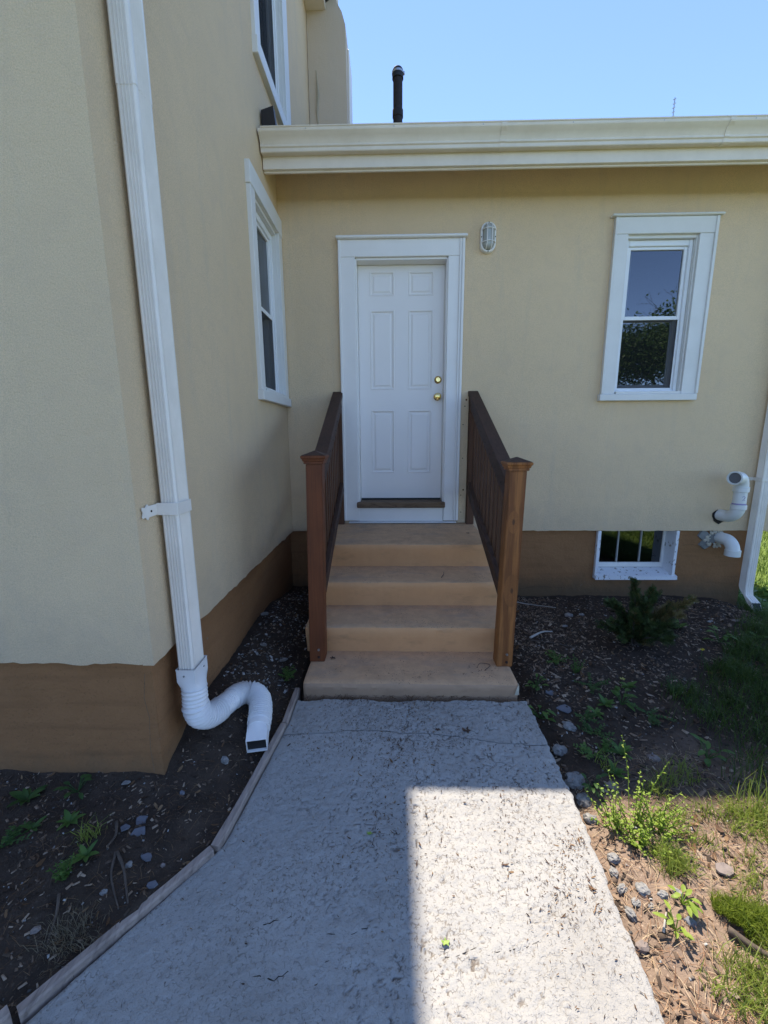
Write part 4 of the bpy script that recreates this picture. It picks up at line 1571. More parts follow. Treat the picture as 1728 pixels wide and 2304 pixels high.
# handwritten figure 2 on the riser, a thin raised stroke
mb = MB()
st = [(-0.012, 0.956), (-0.006, 0.966), (0.004, 0.966), (0.010, 0.957), (0.004, 0.944), (-0.010, 0.930), (0.012, 0.930)]
mb.tube([(4.010 + dx, y1 - math.sqrt((R - 0.002) ** 2 - (dx - 0.005) ** 2) - 0.0004, z) for dx, z in st], 0.0022, 5)
mb.build('handwritten_mark', MT['purple'], riser)
mb = MB()
mb.tube([(4.015, y1, 1.0), (4.015, y1, 1.003), (4.015, y1, 1.045), (4.015, y1, 1.048)], [R, R + 0.007, R + 0.007, R], 20)
mb.build('upper_socket', MT['pvc'], t, smooth=True)
mb = MB()
hd = Vector((-0.88, -0.50, 0)).normalized()
cc = Vector((4.015, y1, 1.045)) + hd * 0.085
pts = [cc - hd * 0.085 * math.cos(k / 10 * math.radians(84)) + Vector((0, 0, 0.085 * math.sin(k / 10 * math.radians(84)))) for k in range(11)]
pts += [pts[-1] + hd * 0.03, pts[-1] + hd * 0.075]
mb.tube(pts, [R] * (len(pts) - 2) + [R + 0.002, R + 0.006], 20, cap=False)
el = mb.build('upper_elbow', MT['pvc'], t, smooth=True)
e0, e1 = pts[-2], pts[-1]
dn = (e1 - e0).normalized()
mb = MB()
ring_loft(mb, e1, dn, [(0.0002, R + 0.0062), (0.001, R + 0.004), (0.001, R - 0.004), (-0.002, R - 0.006), (-0.08, R - 0.006)])
mb.build('mouth_rim', MT['pvc'], el, smooth=True)
mb = MB()
mb.tube([e1 - dn * 0.012, e1 - dn * 0.016], R - 0.006, 20)
mb.build('mouth_grille', MT['grey_frame'], el)
mb = MB()
hp_ = []
for k in range(16):
    a = 2 * math.pi * k / 16
    r = 0.066 + 0.006 * math.sin(3 * a) + 0.004 * math.sin(7 * a)
    hp_.append((3.983 + r * math.cos(a), 0.752 + r * math.sin(a)))
mb.loft([[(x, -0.0025, z) for x, z in hp_], [(x, -0.006, z) for x, z in hp_]])
mb.build('wall_hole', MT['hole'], t)
t = thing('drain_elbow', 'white plastic elbow pointing down out of the foundation below the exhaust pipe', 'pipe', (4.0, 0.0, 0.45))
mb = MB()
pts = [Vector((4.030, 0.06, 0.545)), Vector((4.030, -0.03, 0.545))] + [Vector((4.035 + 0.012 * k / 8, -0.04 - 0.09 * math.sin(k / 8 * math.pi / 2), 0.545 - 0.09 * (1 - math.cos(k / 8 * math.pi / 2)))) for k in range(1, 9)]
mb.tube(pts, 0.053, 20)
mb.build('elbow', MT['pvc'], t, smooth=True)
mb = MB()
b0 = pts[-1]
ring_loft(mb, b0, (0, 0, -1), [(-0.012, 0.052), (-0.010, 0.060), (0.045, 0.060), (0.045, 0.053), (0.0, 0.053)])
mb.build('socket', MT['pvc'], t, smooth=True)
mb = MB()
for k in range(46):
    a = random.uniform(0.3 * math.pi, 1.75 * math.pi)
    r = random.uniform(0.055, 0.085)
    c = Vector((3.985 + r * 1.1 * math.cos(a), 0.016, min(0.600, 0.535 + r * math.sin(a))))
    q = Vector((random.uniform(-1, 1), -0.6, random.uniform(-1, 1))).normalized() * random.uniform(0.012, 0.026)
    mb.tube([c - q * 0.4, c, c + q * 0.9], [0.004, random.uniform(0.010, 0.018), 0.003], 6)
mb.build('foam_seal', MT['caulk'], t, smooth=True)

# ------------------------------------------------------------------ wooden edging of the path
def edging(label, p, q, w=0.032, top=0.022, wn_=0.004):
    mb = MB()
    p, q = Vector((*p, 0)), Vector((*q, 0))
    d = (q - p).normalized()
    s = Vector((-d.y, d.x, 0))
    lo = []
    n = 14
    for k in range(n + 1):
        c = p.lerp(q, k / n)
        j = 0.003 * mnoise.noise(Vector((c.x * 7, c.y * 7, 1)))
        tz = top + path_z(c.y) * 0.9 + 0.004 * mnoise.noise(Vector((c.x * 5, c.y * 5, 4)))
        a, b = c + s * (w / 2 + j), c - s * (w / 2 + j)
        lo.append([(a.x, a.y, -0.09), (b.x, b.y, -0.09), (b.x, b.y, tz - 0.006), (b.x + s.x * 0.005, b.y + s.y * 0.005, float(tz)), (a.x - s.x * 0.005, a.y - s.y * 0.005, float(tz)), (a.x, a.y, tz - 0.006)])
    mb.loft(lo)
    o = mb.build('edging_board', MT['board'], None, origin=(p.x, p.y, 0))
    return tag(o, label, 'board', 'boards edging the path')


edging('short weathered edging board beside the bottom step slab', (0.392, -1.925), (0.395, -1.640))
edging('long grey edging board between hose outlet and bend of the path', (0.292, -2.548), (0.388, -1.930))
edging('long weathered edging board slanting toward the lower left corner', (-0.040, -2.995), (0.285, -2.556))
edging('pale edging board just showing in the bottom left corner', (-0.60, -3.83), (-0.052, -3.004), top=0.045)


# ------------------------------------------------------------------ loose stuff: chips, needles, litter, pebbles
def frames(n, flat=0.35):
    """random orientations, mostly lying flat"""
    a = rng.uniform(0, 2 * np.pi, n)
    tx = rng.normal(0, flat, n)
    ty = rng.normal(0, flat, n)
    X = np.stack([np.cos(a), np.sin(a), tx], 1)
    X /= np.linalg.norm(X, axis=1)[:, None]
    Zv = np.stack([-ty * np.sin(a) - tx * np.cos(a), ty * np.cos(a) - tx * np.sin(a), np.ones(n)], 1)
    Zv -= (Zv * X).sum(1)[:, None] * X
    Zv /= np.linalg.norm(Zv, axis=1)[:, None]
    Y = np.cross(Zv, X)
    return X, Y, Zv


def scatter(name, tv, tq, pos, size, mat, flat=0.35, label=None, cat=None, parent=None, tints=None, aniso=None):
    """one mesh of many small pieces; tv template vertices, tq quads"""
    n = len(pos)
    X, Y, Zv = frames(n, flat)
    tv = np.asarray(tv, float)
    sz = np.asarray(size, float).reshape(n, -1)
    if sz.shape[1] == 1:
        sz = np.repeat(sz, 3, 1)
    V = pos[:, None, :] + tv[None, :, 0:1] * (X * sz[:, 0:1])[:, None, :] + tv[None, :, 1:2] * (Y * sz[:, 1:2])[:, None, :] + tv[None, :, 2:3] * (Zv * sz[:, 2:3])[:, None, :]
    Q = (np.asarray(tq)[None] + (np.arange(n) * len(tv))[:, None, None]).reshape(-1, len(tq[0]))
    ti = rng.random(n) if tints is None else tints
    o = np_mesh(name, V.reshape(-1, 3), Q if Q.shape[1] == 4 else None, Q if Q.shape[1] == 3 else None, mat, parent, np.repeat(ti, len(tv)))
    if parent is None:
        tag(o, label, cat, kind='stuff')
    else:
        o['kind'] = 'stuff'
    return o


CHIP_V = [(-1, -1, 0), (1, -0.7, 0), (1, 0.8, 0), (-1, 1, 0), (-0.9, -0.9, 1), (0.95, -0.6, 1), (0.9, 0.7, 1), (-0.95, 0.9, 1)]
CHIP_Q = [(4, 5, 6, 7), (0, 1, 5, 4), (1, 2, 6, 5), (2, 3, 7, 6), (3, 0, 4, 7)]
CURL_V = [(-1, -0.35, 0.35), (-1, 0.35, 0.3), (-0.3, -0.6, 0.05), (-0.3, 0.55, 0.0), (0.4, -0.4, 0.05), (0.4, 0.5, 0.1), (1, -0.12, 0.5), (1, 0.12, 0.45)]
CURL_Q = [(0, 2, 3, 1), (2, 4, 5, 3), (4, 6, 7, 5)]
NEED_V = [(-1, -0.5, 0), (-1, 0.5, 0), (0, -0.5, 0.12), (0, 0.5, 0.12), (1, -0.4, 0), (1, 0.4, 0)]
NEED_Q = [(0, 2, 3, 1), (2, 4, 5, 3)]


def sample(n, x0, x1, y0, y1, dens):
    out = np.zeros((0, 2))
    while len(out) < n:
        p = np.stack([rng.uniform(x0, x1, n * 2), rng.uniform(y0, y1, n * 2)], 1)
        out = np.concatenate([out, p[rng.random(len(p)) < dens(p[:, 0], p[:, 1])]])
    return out[:n]


def on_ground(p, lift=0.0):
    return np.column_stack([p, ground_h(p[:, 0], p[:, 1]) + lift])


in_right = lambda x, y: (x > path_right(y) + 0.015) & (y < -0.02) & ~((x < 1.72) & (y > -1.7))
in_left = lambda x, y: (x < path_left(y) - 0.03) & (x > np.where(y > -2.29, 0.0, -1.2)) & (y < -0.02) & ~((x > 0.38) & (y > -1.7))

p = sample(13000, 1.68, 4.5, -3.05, 0, lambda x, y: in_right(x, y) * (0.25 + 0.75 * smooth01(0.40, 0.58, fbm(x * 1.7, y * 1.7, 3))) * (1 - 0.8 * lawn_mask(x, y)) * (1 - 0.25 * dry_mask(x, y)))
s = rng.uniform(0.004, 0.012, len(p)) + 0.012 * (rng.random(len(p)) > 0.86)
scatter('mulch_chips', CHIP_V, CHIP_Q, on_ground(p, 0.001), np.column_stack([s, s * rng.uniform(0.2, 0.5, len(p)), np.full(len(p), 0.0025)]), MT['mulch'], 0.4,
        'brown and tan wood mulch chips strewn over the dark bed at right', 'mulch')
p = sample(2600, -1.1, 0.42, -3.2, 0, in_left)
s = rng.uniform(0.003, 0.011, len(p))
scatter('mulch_chips', CHIP_V, CHIP_Q, on_ground(p, 0.001), np.column_stack([s, s * rng.uniform(0.2, 0.6, len(p)), np.full(len(p), 0.002)]), MT['mulch'], 0.4,
        'dark crumbs of bark and soil over the bed at left', 'mulch')
p = sample(620, -0.02, 0.40, -1.75, -0.1, lambda x, y: in_left(x, y) * smooth01(0.36, 0.6, fbm(x * 5, y * 5, 2) + 0.12))
s = rng.uniform(0.002, 0.012, len(p)) ** 1.0
scatter('pale_chips', CHIP_V, CHIP_Q, on_ground(p, 0.002), np.column_stack([s, s * rng.uniform(0.4, 0.9, len(p)), np.full(len(p), 0.003)]), MT['chips'], 0.35,
        'pale paint flakes and stone chips strewn between left wall and steps', 'chips')
p = sample(330, -0.8, 0.38, -3.1, -1.8, in_left)
s = rng.uniform(0.0012, 0.0045, len(p))
scatter('pale_chips', CHIP_V, CHIP_Q, on_ground(p, 0.002), np.column_stack([s, s * 0.7, s * 0.5]), MT['chips'], 0.35,
        'tiny pale grit scattered on the dark soil left of the path', 'grit')
p = sample(650, 1.7, 4.4, -3.05, -0.05, lambda x, y: in_right(x, y) * (1 - 0.9 * lawn_mask(x, y)))
s = rng.uniform(0.0015, 0.007, len(p))
scatter('pale_chips', CHIP_V, CHIP_Q, on_ground(p, 0.002), np.column_stack([s, s * 0.7, s * 0.5]), MT['chips'], 0.35,
        'small pale grit and pebbles scattered over the bed at right', 'grit')
p = sample(7500, 1.68, 2.9, -3.25, -2.0, lambda x, y: in_right(x, y) * dry_mask(x, y) * (0.25 + 0.75 * smooth01(0.4, 0.6, fbm(x * 4 + 3, y * 4, 3))))
s = rng.uniform(0.012, 0.034, len(p))
scatter('dry_needles', NEED_V, NEED_Q, on_ground(p, 0.004), np.column_stack([s, np.full(len(p), 0.0013), np.full(len(p), 0.02)]), MT['needle'], 0.18,
        'reddish dry pine needles and straw on the bare sunlit soil', 'needles')
p = sample(2200, -1.0, 0.40, -3.2, -1.6, in_left)
s = rng.uniform(0.01, 0.03, len(p))
scatter('dry_needles', NEED_V, NEED_Q, on_ground(p, 0.003), np.column_stack([s, np.full(len(p), 0.001), np.full(len(p), 0.02)]), MT['litter'], 0.2,
        'thin dead straw and rootlets over the dark soil at left', 'straw')
p = sample(900, 1.7, 4.2, -2.6, -0.05, lambda x, y: in_right(x, y) * smooth01(0.36, 0.56, fbm(x * 3.3 + 7, y * 3.3, 3)))
s = rng.uniform(0.010, 0.026, len(p))
scatter('dead_leaves', CURL_V, CURL_Q, on_ground(p, 0.004), np.column_stack([s, s * rng.uniform(0.3, 0.8, len(p)), s * 0.5]), MT['litter'], 0.4,
        'crumpled dead brown leaves over the bed at right', 'leaves')
p = sample(380, -0.9, 0.38, -3.1, -0.1, in_left)
s = rng.uniform(0.006, 0.018, len(p))
scatter('dead_leaves', CURL_V, CURL_Q, on_ground(p, 0.003), np.column_stack([s, s * rng.uniform(0.3, 0.8, len(p)), s * 0.5]), MT['litter'], 0.4,
        'crumpled dead brown leaves over the bed at left', 'leaves')
# litter on the path
on_path = lambda x, y: (x > path_left(y) + 0.02) & (x < path_right(y) - 0.03)
p = sample(2600, 0.1, 1.7, -3.1, -1.73, lambda x, y: on_path(x, y) * (0.10 + 0.90 * smooth01(0.42, 0.62, fbm(x * 2.6 + 1, y * 2.6 + 4, 3))) * (0.25 + 0.75 * smooth01(0.5, 1.2, x)) * (0.12 + 0.88 * smooth01(-2.9, -2.45, y)))
s = rng.uniform(0.0020, 0.0062, len(p)) * (1 + 1.0 * (rng.random(len(p)) > 0.96))
scatter('leaf_litter', CURL_V, CURL_Q, np.column_stack([p, path_z(p[:, 1]) + 0.0030]), np.column_stack([s, s * rng.uniform(0.25, 0.7, len(p)), s * 0.6]), MT['litter'], 0.35,
        'brown curled catkin bits and leaf crumbs littering the path', 'litter')
p = np.column_stack([rng.uniform(0.44, 1.68, 220), rng.normal(-1.708, 0.012, 220)])
s = rng.uniform(0.006, 0.03, 220)
scatter('leaf_litter', NEED_V, NEED_Q, np.column_stack([p, np.full(220, 0.046)]), np.column_stack([s, np.full(220, 0.0018), np.full(220, 0.02)]), MT['litter'], 0.25,
        'line of dark twigs and crumbs in the joint below the bottom step', 'litter')
p = np.column_stack([rng.uniform(0.6, 1.6, 70), rng.uniform(-1.64, -1.40, 70)])
s = rng.uniform(0.003, 0.008, 70)
scatter('leaf_litter', CURL_V, CURL_Q, np.column_stack([p, np.full(70, 0.1265)]), np.column_stack([s, s * 0.4, s * 0.4]), MT['litter'], 0.3,
        'few dark crumbs on the bottom step slab', 'litter')

# ------------------------------------------------------------------ stones, each its own
_ico = {}


def stone(label, x, y, s, mat='concrete', name='stone', group=None, flat=0.6, z=None, sub=2, seed=None, onto=None):
    bm = bmesh.new()
    bmesh.ops.create_icosphere(bm, subdivisions=sub, radius=1.0)
    sd_ = (x * 31.7 + y * 17.3) if seed is None else seed
    a = sd_ % 6.28
    asp = 0.62 + 0.3 * ((sd_ * 7.7) % 1)
    for v in bm.verts:
        n = v.co.normalized()
        k = 1 + 0.42 * mnoise.noise(n * 1.7 + Vector((sd_, 0, 0))) + 0.30 * mnoise.noise(n * 4.2 + Vector((0, sd_, 0))) + (0.16 * mnoise.noise(n * 9 + Vector((0, 0, sd_))) if sub > 2 else 0)
        # flattened facets
        k = min(k, 1.12)
        c = n * k
        c = Vector((c.x, c.y * asp, c.z * flat))
        v.co = Vector((c.x * math.cos(a) - c.y * math.sin(a), c.x * math.sin(a) + c.y * math.cos(a), c.z)) * s
    me = bpy.data.meshes.new(name)
    bm.to_mesh(me)
    bm.free()
    me.materials.append(MT[mat])
    o = bpy.data.objects.new(name, me)
    gz = float(ground_h(np.array([x]), np.array([y]))[0]) if z is None else z
    o.location = (x, y, gz + s * flat * 0.22)
    COL.objects.link(o)
    return tag(o, label, 'stone', group)


def flake(label, x, y, s, mat='slate', name='slate_flake', h=0.006, n=7):
    mb = MB()
    sd_ = x * 13.1 + y * 7.9
    gz = float(ground_h(np.array([x]), np.array([y]))[0]) + 0.004
    ang = sorted((k + 0.6 * ((sd_ * (k + 1.3) * 3.7) % 1)) * 2 * math.pi / n for k in range(n))
    P = []
    for k, a in enumerate(ang):
        r = s * (0.7 + 0.55 * ((sd_ * (k + 2.1) * 5.3) % 1))
        P.append((r * math.cos(a), 0.75 * r * math.sin(a)))
    tx, ty = 0.12 * math.sin(sd_ * 3), 0.12 * math.cos(sd_ * 5)
    mb.loft([[(x + px, y + py, gz + px * tx + py * ty) for px, py in P], [(x + px * 0.95, y + py * 0.95, gz + h + px * tx + py * ty) for px, py in P]])
    o = mb.build(name, MT[mat], None, origin=(x, y, gz))
    return tag(o, label, 'stone')


GC = 'lumps of broken concrete along the right edge of the path'
for lab, x, y, s, fl in [
        ('crumbly concrete lump in the shaded soil nearest the bottom step', 1.88, -1.86, 0.036, 0.5),
        ('round concrete lump in the shade beside the crack of the path', 1.78, -1.995, 0.036, 0.65),
        ('small concrete lump against the shaded path edge below the crack', 1.725, -2.12, 0.018, 0.7),
        ('largest shaded concrete lump, long and crumbly beside the dark gap', 1.785, -2.17, 0.050, 0.5),
        ('concrete lump half in shade behind the bright weed', 1.775, -2.27, 0.034, 0.6),
        ('sunlit concrete lump left of the bright yellow-green weed', 1.765, -2.362, 0.030, 0.75),
        ('grey concrete lump on red needles below the bright weed', 1.765, -2.53, 0.022, 0.7),
        ('pitted concrete lump at the path edge with dark hollow beneath', 1.745, -2.572, 0.020, 0.7),
        ('upright pale concrete sliver against the sunlit path edge', 1.745, -2.625, 0.019, 0.8),
        ('wedge of pale concrete on the needles beside the sunlit path', 1.803, -2.645, 0.023, 0.6),
        ('flat sunlit concrete bit among the needles next to the wedge', 1.765, -2.672, 0.015, 0.6),
        ('small whitish lump lying alone right of the concrete wedge', 1.852, -2.67, 0.017, 0.7),
        ('whitish lump beside the small leafy plant in the sun', 1.908, -2.662, 0.019, 0.7),
        ('concrete lump touching the path edge lowest of the pale group', 1.732, -2.70, 0.021, 0.7),
        ('little grey concrete bit right of the lowest pale lump', 1.80, -2.695, 0.012, 0.6)]:
    stone(lab, x, y, s, 'concrete', 'concrete_lump', GC, fl, sub=3)
stone('brown brick-like lump wedged at the path edge low in the picture', 1.722, -2.785, 0.024, 'rust' if False else 'stone', 'stone', None, 0.6)
stone('smooth flat stone in the shade behind the bright weed', 1.92, -2.22, 0.030, 'stone', 'stone', None, 0.3)
stone('pinkish stone alone on the dark soil in mid bed', 2.20, -2.06, 0.030, 'stone', 'stone', None, 0.45)
stone('pale bluish stone near the foundation left of the cedar', 2.47, -0.45, 0.040, 'concrete', 'stone', None, 0.5)
stone('white stone just right of the bluish one by the foundation', 2.59, -0.43, 0.024, 'concrete', 'stone', None, 0.5)
stone('small pale stone between stair post and cedar', 2.35, -0.67, 0.024, 'concrete', 'stone', None, 0.5)
stone('grey pebble on dry soil near the lower right leafy plant', 1.89, -2.745, 0.018, 'slate', 'stone', None, 0.6)
flake('dark slate flake close to the right end of the bottom slab', 1.89, -1.56, 0.032)
flake('large dark slate flake right of the path in shade', 1.92, -1.715, 0.048)
flake('pinkish flat shard on the sunlit needles', 2.12, -2.585, 0.030, 'stone', 'stone_shard')
flake('white shard left of the far downspout foot', 3.55, -0.62, 0.034, 'concrete', 'stone_shard')
flake('tan shard nearest the far downspout foot', 3.76, -0.60, 0.036, 'stone', 'stone_shard')
flake('upper slate flake of the three left of the path', -0.02, -2.48, 0.026)
flake('left slate flake of the three left of the path', -0.055, -2.52, 0.020)
flake('lower slate flake of the three left of the path', 0.005, -2.53, 0.026)
flake('greyish flake beside a white pebble near the board bend', 0.08, -2.61, 0.020)
flake('dark flake under the long slanting edging board', 0.14, -2.69, 0.018)
flake('pale upright shard by the foundation corner', -0.17, -2.335, 0.017, 'concrete', 'stone_shard')
stone('whitish angular pebble amid the soil left of the path', 0.035, -2.64, 0.013, 'concrete', 'stone', None, 0.6)
stone('tan round pebble close to the bend of the edging', 0.14, -2.62, 0.010, 'stone', 'stone', None, 0.7)
stone('reddish oval stone low in the left bed', -0.12, -2.84, 0.014, 'stone', 'stone', None, 0.5)
stone('grey pebble in the middle of the left bed', 0.0, -2.72, 0.012, 'concrete', 'stone', None, 0.6)
stone('crumbled white lump just below the hose outlet', 0.185, -2.185, 0.026, 'concrete', 'concrete_lump', None, 0.5)
stone('dull stone by the foundation corner under the hose', 0.08, -2.36, 0.014, 'slate', 'stone', None, 0.6)
flake('broad pale flake in the strip beside the left wall', -0.005, -0.95, 0.032, 'concrete', 'stone_shard')
flake('white angular flake in the strip beside the steps', 0.24, -1.39, 0.034, 'concrete', 'stone_shard')
flake('white pointed flake below the left wall', 0.11, -1.33, 0.024, 'concrete', 'stone_shard')


# ------------------------------------------------------------------ twigs and fallen leaves
def twig(label, pts, r, mat='twig', name='twig', z=None):
    P = []
    for x, y, *dz in pts:
        gz = float(ground_h(np.array([x]), np.array([y]))[0]) if z is None else z
        P.append(Vector((x, y, gz + r + (dz[0] if dz else 0.004))))
    P = catmull(P, 5) if len(P) > 2 else P
    o0 = P[0].copy()
    mb = MB()
    mb.tube(P, [r * (1 - 0.55 * k / max(1, len(P) - 1)) for k in range(len(P))], 7)
    o = mb.build(name, MT[mat], None, smooth='all', origin=o0)
    return tag(o, label, 'twig')


twig('pale bare stick lying near the right stair post', [(1.99, -0.90), (2.07, -0.85), (2.13, -0.80), (2.20, -0.79)], 0.010, 'twig_pale')
twig('long dark twig crossing the soil below the pale stick', [(1.95, -0.92), (2.15, -0.98), (2.33, -1.08), (2.42, -1.18)], 0.005)
twig('thin grey stick lying along the foundation right of the steps', [(2.0, -0.12), (2.2, -0.20), (2.42, -0.30)], 0.006, 'twig_pale')
twig('forked root lying left of the slanting board, its left prong', [(-0.03, -2.61), (0.0, -2.68), (0.075, -2.76)], 0.005)
twig('forked root lying left of the slanting board, its right prong', [(-0.025, -2.61), (0.03, -2.66), (0.10, -2.75)], 0.006)
twig('dark stick in the low left bed beside the dry grass', [(-0.115, -2.755), (-0.09, -2.80), (-0.07, -2.86)], 0.005)
twig('broken stick pointing down from the left weeds', [(-0.10, -2.50), (-0.07, -2.55), (-0.065, -2.60)], 0.006)
twig('gnarled root in the sun at the right edge', [(1.99, -2.765), (2.03, -2.81), (2.08, -2.86)], 0.012)
twig('short straw-coloured stick beside the low leafy plant', [(1.79, -2.77), (1.83, -2.72)], 0.004, 'twig_pale')
twig('small forked twig on the second step', [(1.30, -1.0), (1.325, -0.93), (1.33, -0.88)], 0.003, z=0.503)
twig('curly tendril on the bottom slab near the right post', [(1.50, -1.56), (1.545, -1.50), (1.49, -1.48), (1.46, -1.53)], 0.0022, z=0.123)


def fallen_leaf(label, x, y, z, s, mat, a=0.0, name='fallen_leaf'):
    mb = MB()
    out = []
    for k in range(12):
        th = 2 * math.pi * k / 12
        r = s * (0.75 + 0.35 * math.cos(th * 5 + 1))
        out.append((x + r * math.cos(th + a), y + r * 0.7 * math.sin(th + a), z + 0.004 + 0.3 * r * abs(math.sin(2 * th))))
    mb.loft([out, [(px, py, pz + 0.0008) for px, py, pz in out]])
    o = mb.build(name, MT[mat], None, origin=(x, y, z))
    return tag(o, label, 'leaf')


TINTLESS = {
    'green_leaf': m_plain('fresh_green_leaf', (0.22, 0.32, 0.05), 0.6),
    'brown_leaf': m_plain('dead_brown_leaf', (0.09, 0.05, 0.032), 0.9, vary=0.4, scale=60),
    'yellow_leaf': m_plain('yellowed_leaf', (0.42, 0.40, 0.10), 0.7),
}
MT.update(TINTLESS)
fallen_leaf('pale green leaf fallen on the lower path beside the shadow edge', 1.11, -2.82, 0.002, 0.016, 'green_leaf', 0.6)
fallen_leaf('tiny green leaf on the shaded middle of the path', 0.862, -2.48, 0.003, 0.013, 'green_leaf', 1.5)
fallen_leaf('dark curled leaf above the crack near the path middle', 1.325, -2.03 + 0.08, 0.03, 0.030, 'brown_leaf', 0.2)
fallen_leaf('small brown leaf on the path left of the big curled one', 1.18, -1.945, 0.03, 0.017, 'brown_leaf', 1.2)
fallen_leaf('black star-shaped bit on the right side of the landing', 1.585, -0.43, 0.693, 0.018, 'brown_leaf', 0.3)
fallen_leaf('curled dead leaf at the left foot of the lowest riser', 0.575, -1.43, 0.125, 0.022, 'brown_leaf', 0.9)
fallen_leaf('yellow leaf lying flat on the mulch right of the steps', 2.40, -1.42, -0.015, 0.022, 'yellow_leaf', 0.1)

# ------------------------------------------------------------------ plants
LEAF_V = np.array([(0, -0.12, 0), (0, 0.12, 0), (0.28, -0.42, 0.10), (0.28, 0, 0.02), (0.28, 0.42, 0.10), (0.62, -0.40, 0.10), (0.62, 0, 0.02), (0.62, 0.40, 0.10), (0.88, -0.2, 0.03), (0.88, 0.2, 0.03), (1.0, 0, -0.03)])
LEAF_Q = [(0, 2, 3, 1), (2, 5, 6, 3), (3, 6, 7, 4), (5, 8, 9, 6)]
LEAF_T = [(1, 3, 4), (6, 9, 7), (8, 10, 9)]


def leaf_set(items):
    """items: (base point, direction, length, width, up-hint)"""
    V, Q, T = [], [], []
    off = 0
    tint = []
    for b, d, ln, wd, up in items:
        d = Vector(d).normalized()
        s = d.cross(Vector(up))
        if s.length < 1e-4:
            s = d.orthogonal()
        s.normalize()
        u = s.cross(d)
        for lx, ly, lz in LEAF_V:
            V.append(Vector(b) + d * lx * ln + s * ly * wd + u * (lz * wd - 0.22 * ln * lx * lx))
        Q += [tuple(i + off for i in f) for f in LEAF_Q]
        T += [tuple(i + off for i in f) for f in LEAF_T]
        off += len(LEAF_V)
        tint += [random.random()] * len(LEAF_V)
    return V, Q, T, tint


def plant(label, x, y, kind, size, mat='weed', name='weed', group='weeds growing in the beds', cat='weed', lean=(0, 0)):
    gz = float(ground_h(np.array([x]), np.array([y]))[0])
    t = thing(name, label, cat, (x, y, gz), group)
    items = []
    stems = MB()
    has = False
    R = random.Random(int((x * 131 + y * 77) * 1000))
    if kind == 'rosette':
        n = R.randint(10, 15)
        for k in range(n):
            a = k * 2.4 + R.uniform(-0.3, 0.3)
            el = R.uniform(0.25, 0.9)
            ln = size * R.uniform(0.4, 0.85)
            items.append(((x, y, gz + 0.004), (math.cos(a) * math.cos(el), math.sin(a) * math.cos(el), math.sin(el)), ln, ln * 0.42, (0, 0, 1)))
    elif kind == 'broad':
        for k in range(R.randint(10, 14)):
            a = R.uniform(0, 6.28)
            h = size * R.uniform(0.15, 0.7)
            r = size * R.uniform(0.15, 0.5)
            top = Vector((x + r * math.cos(a), y + r * math.sin(a), gz + h))
            stems.tube([(x, y, gz), top], 0.0016, 5)
            has = True
            items.append((top, (math.cos(a), math.sin(a), R.uniform(-0.1, 0.5)), size * R.uniform(0.28, 0.48), size * 0.22, (0, 0, 1)))
    elif kind == 'upright':
        for k in range(R.randint(10, 15) if size < 0.12 else R.randint(22, 28)):
            a = R.uniform(0, 6.28)
            r = size * R.uniform(0.0, 0.45 if size < 0.12 else 0.75)
            h = size * (R.uniform(0.45, 1.0) if size < 0.12 else R.uniform(0.2, 0.75) if k % 5 else R.uniform(0.8, 1.05))
            b = Vector((x + r * 0.4 * math.cos(a), y + r * 0.4 * math.sin(a), gz))
            tp = b + Vector((r * 0.9 * math.cos(a) + lean[0] * h, r * 0.9 * math.sin(a) + lean[1] * h, h))
            md = b.lerp(tp, 0.5) + Vector((R.uniform(-1, 1), R.uniform(-1, 1), 0)) * size * 0.05
            stems.tube([b, md, tp], [0.0018, 0.0014, 0.0008], 5)
            has = True
            m = max(6, int(h / (0.012 if size < 0.12 else 0.015)))
            for j in range(m):
                f = 0.15 + 0.85 * (j + 0.5) / m
                p_ = b.lerp(md, f * 2) if f < 0.5 else md.lerp(tp, f * 2 - 1)
                aa = j * 2.4 + R.uniform(-0.5, 0.5)
                ln = R.uniform(0.009, 0.019) * (1.15 - 0.4 * f)
                items.append((p_, (math.cos(aa), math.sin(aa), R.uniform(0.0, 0.7)), ln, ln * 0.55, (0, 0, 1)))
    elif kind == 'creep':
        for k in range(R.randint(7, 10)):
            a = R.uniform(0, 6.28)
            ln_ = size * R.uniform(0.5, 1.0)
            b = Vector((x, y, gz + 0.004))
            tp = b + Vector((math.cos(a) * ln_, math.sin(a) * ln_, size * R.uniform(0.05, 0.35)))
            stems.tube([b, b.lerp(tp, 0.5) + Vector((0, 0, 0.012)), tp], 0.0013, 5)
            has = True
            m = max(5, int(ln_ / 0.013))
            for j in range(m):
                p_ = b.lerp(tp, (j + 0.6) / m) + Vector((0, 0, 0.008))
                for sgn in (-1, 1):
                    aa = a + sgn * R.uniform(0.7, 1.4)
                    l2 = R.uniform(0.010, 0.022)
                    items.append((p_, (math.cos(aa), math.sin(aa), R.uniform(0.1, 0.6)), l2, l2 * 0.6, (0, 0, 1)))
    V, Q, T, ti = leaf_set(items)
    np_mesh('foliage', np.array([tuple(v) for v in V]), Q, T, MT[mat], t, ti)
    if has:
        stems.build('stem', MT[mat], t)
    else:
        stems.bm.free()
    return t


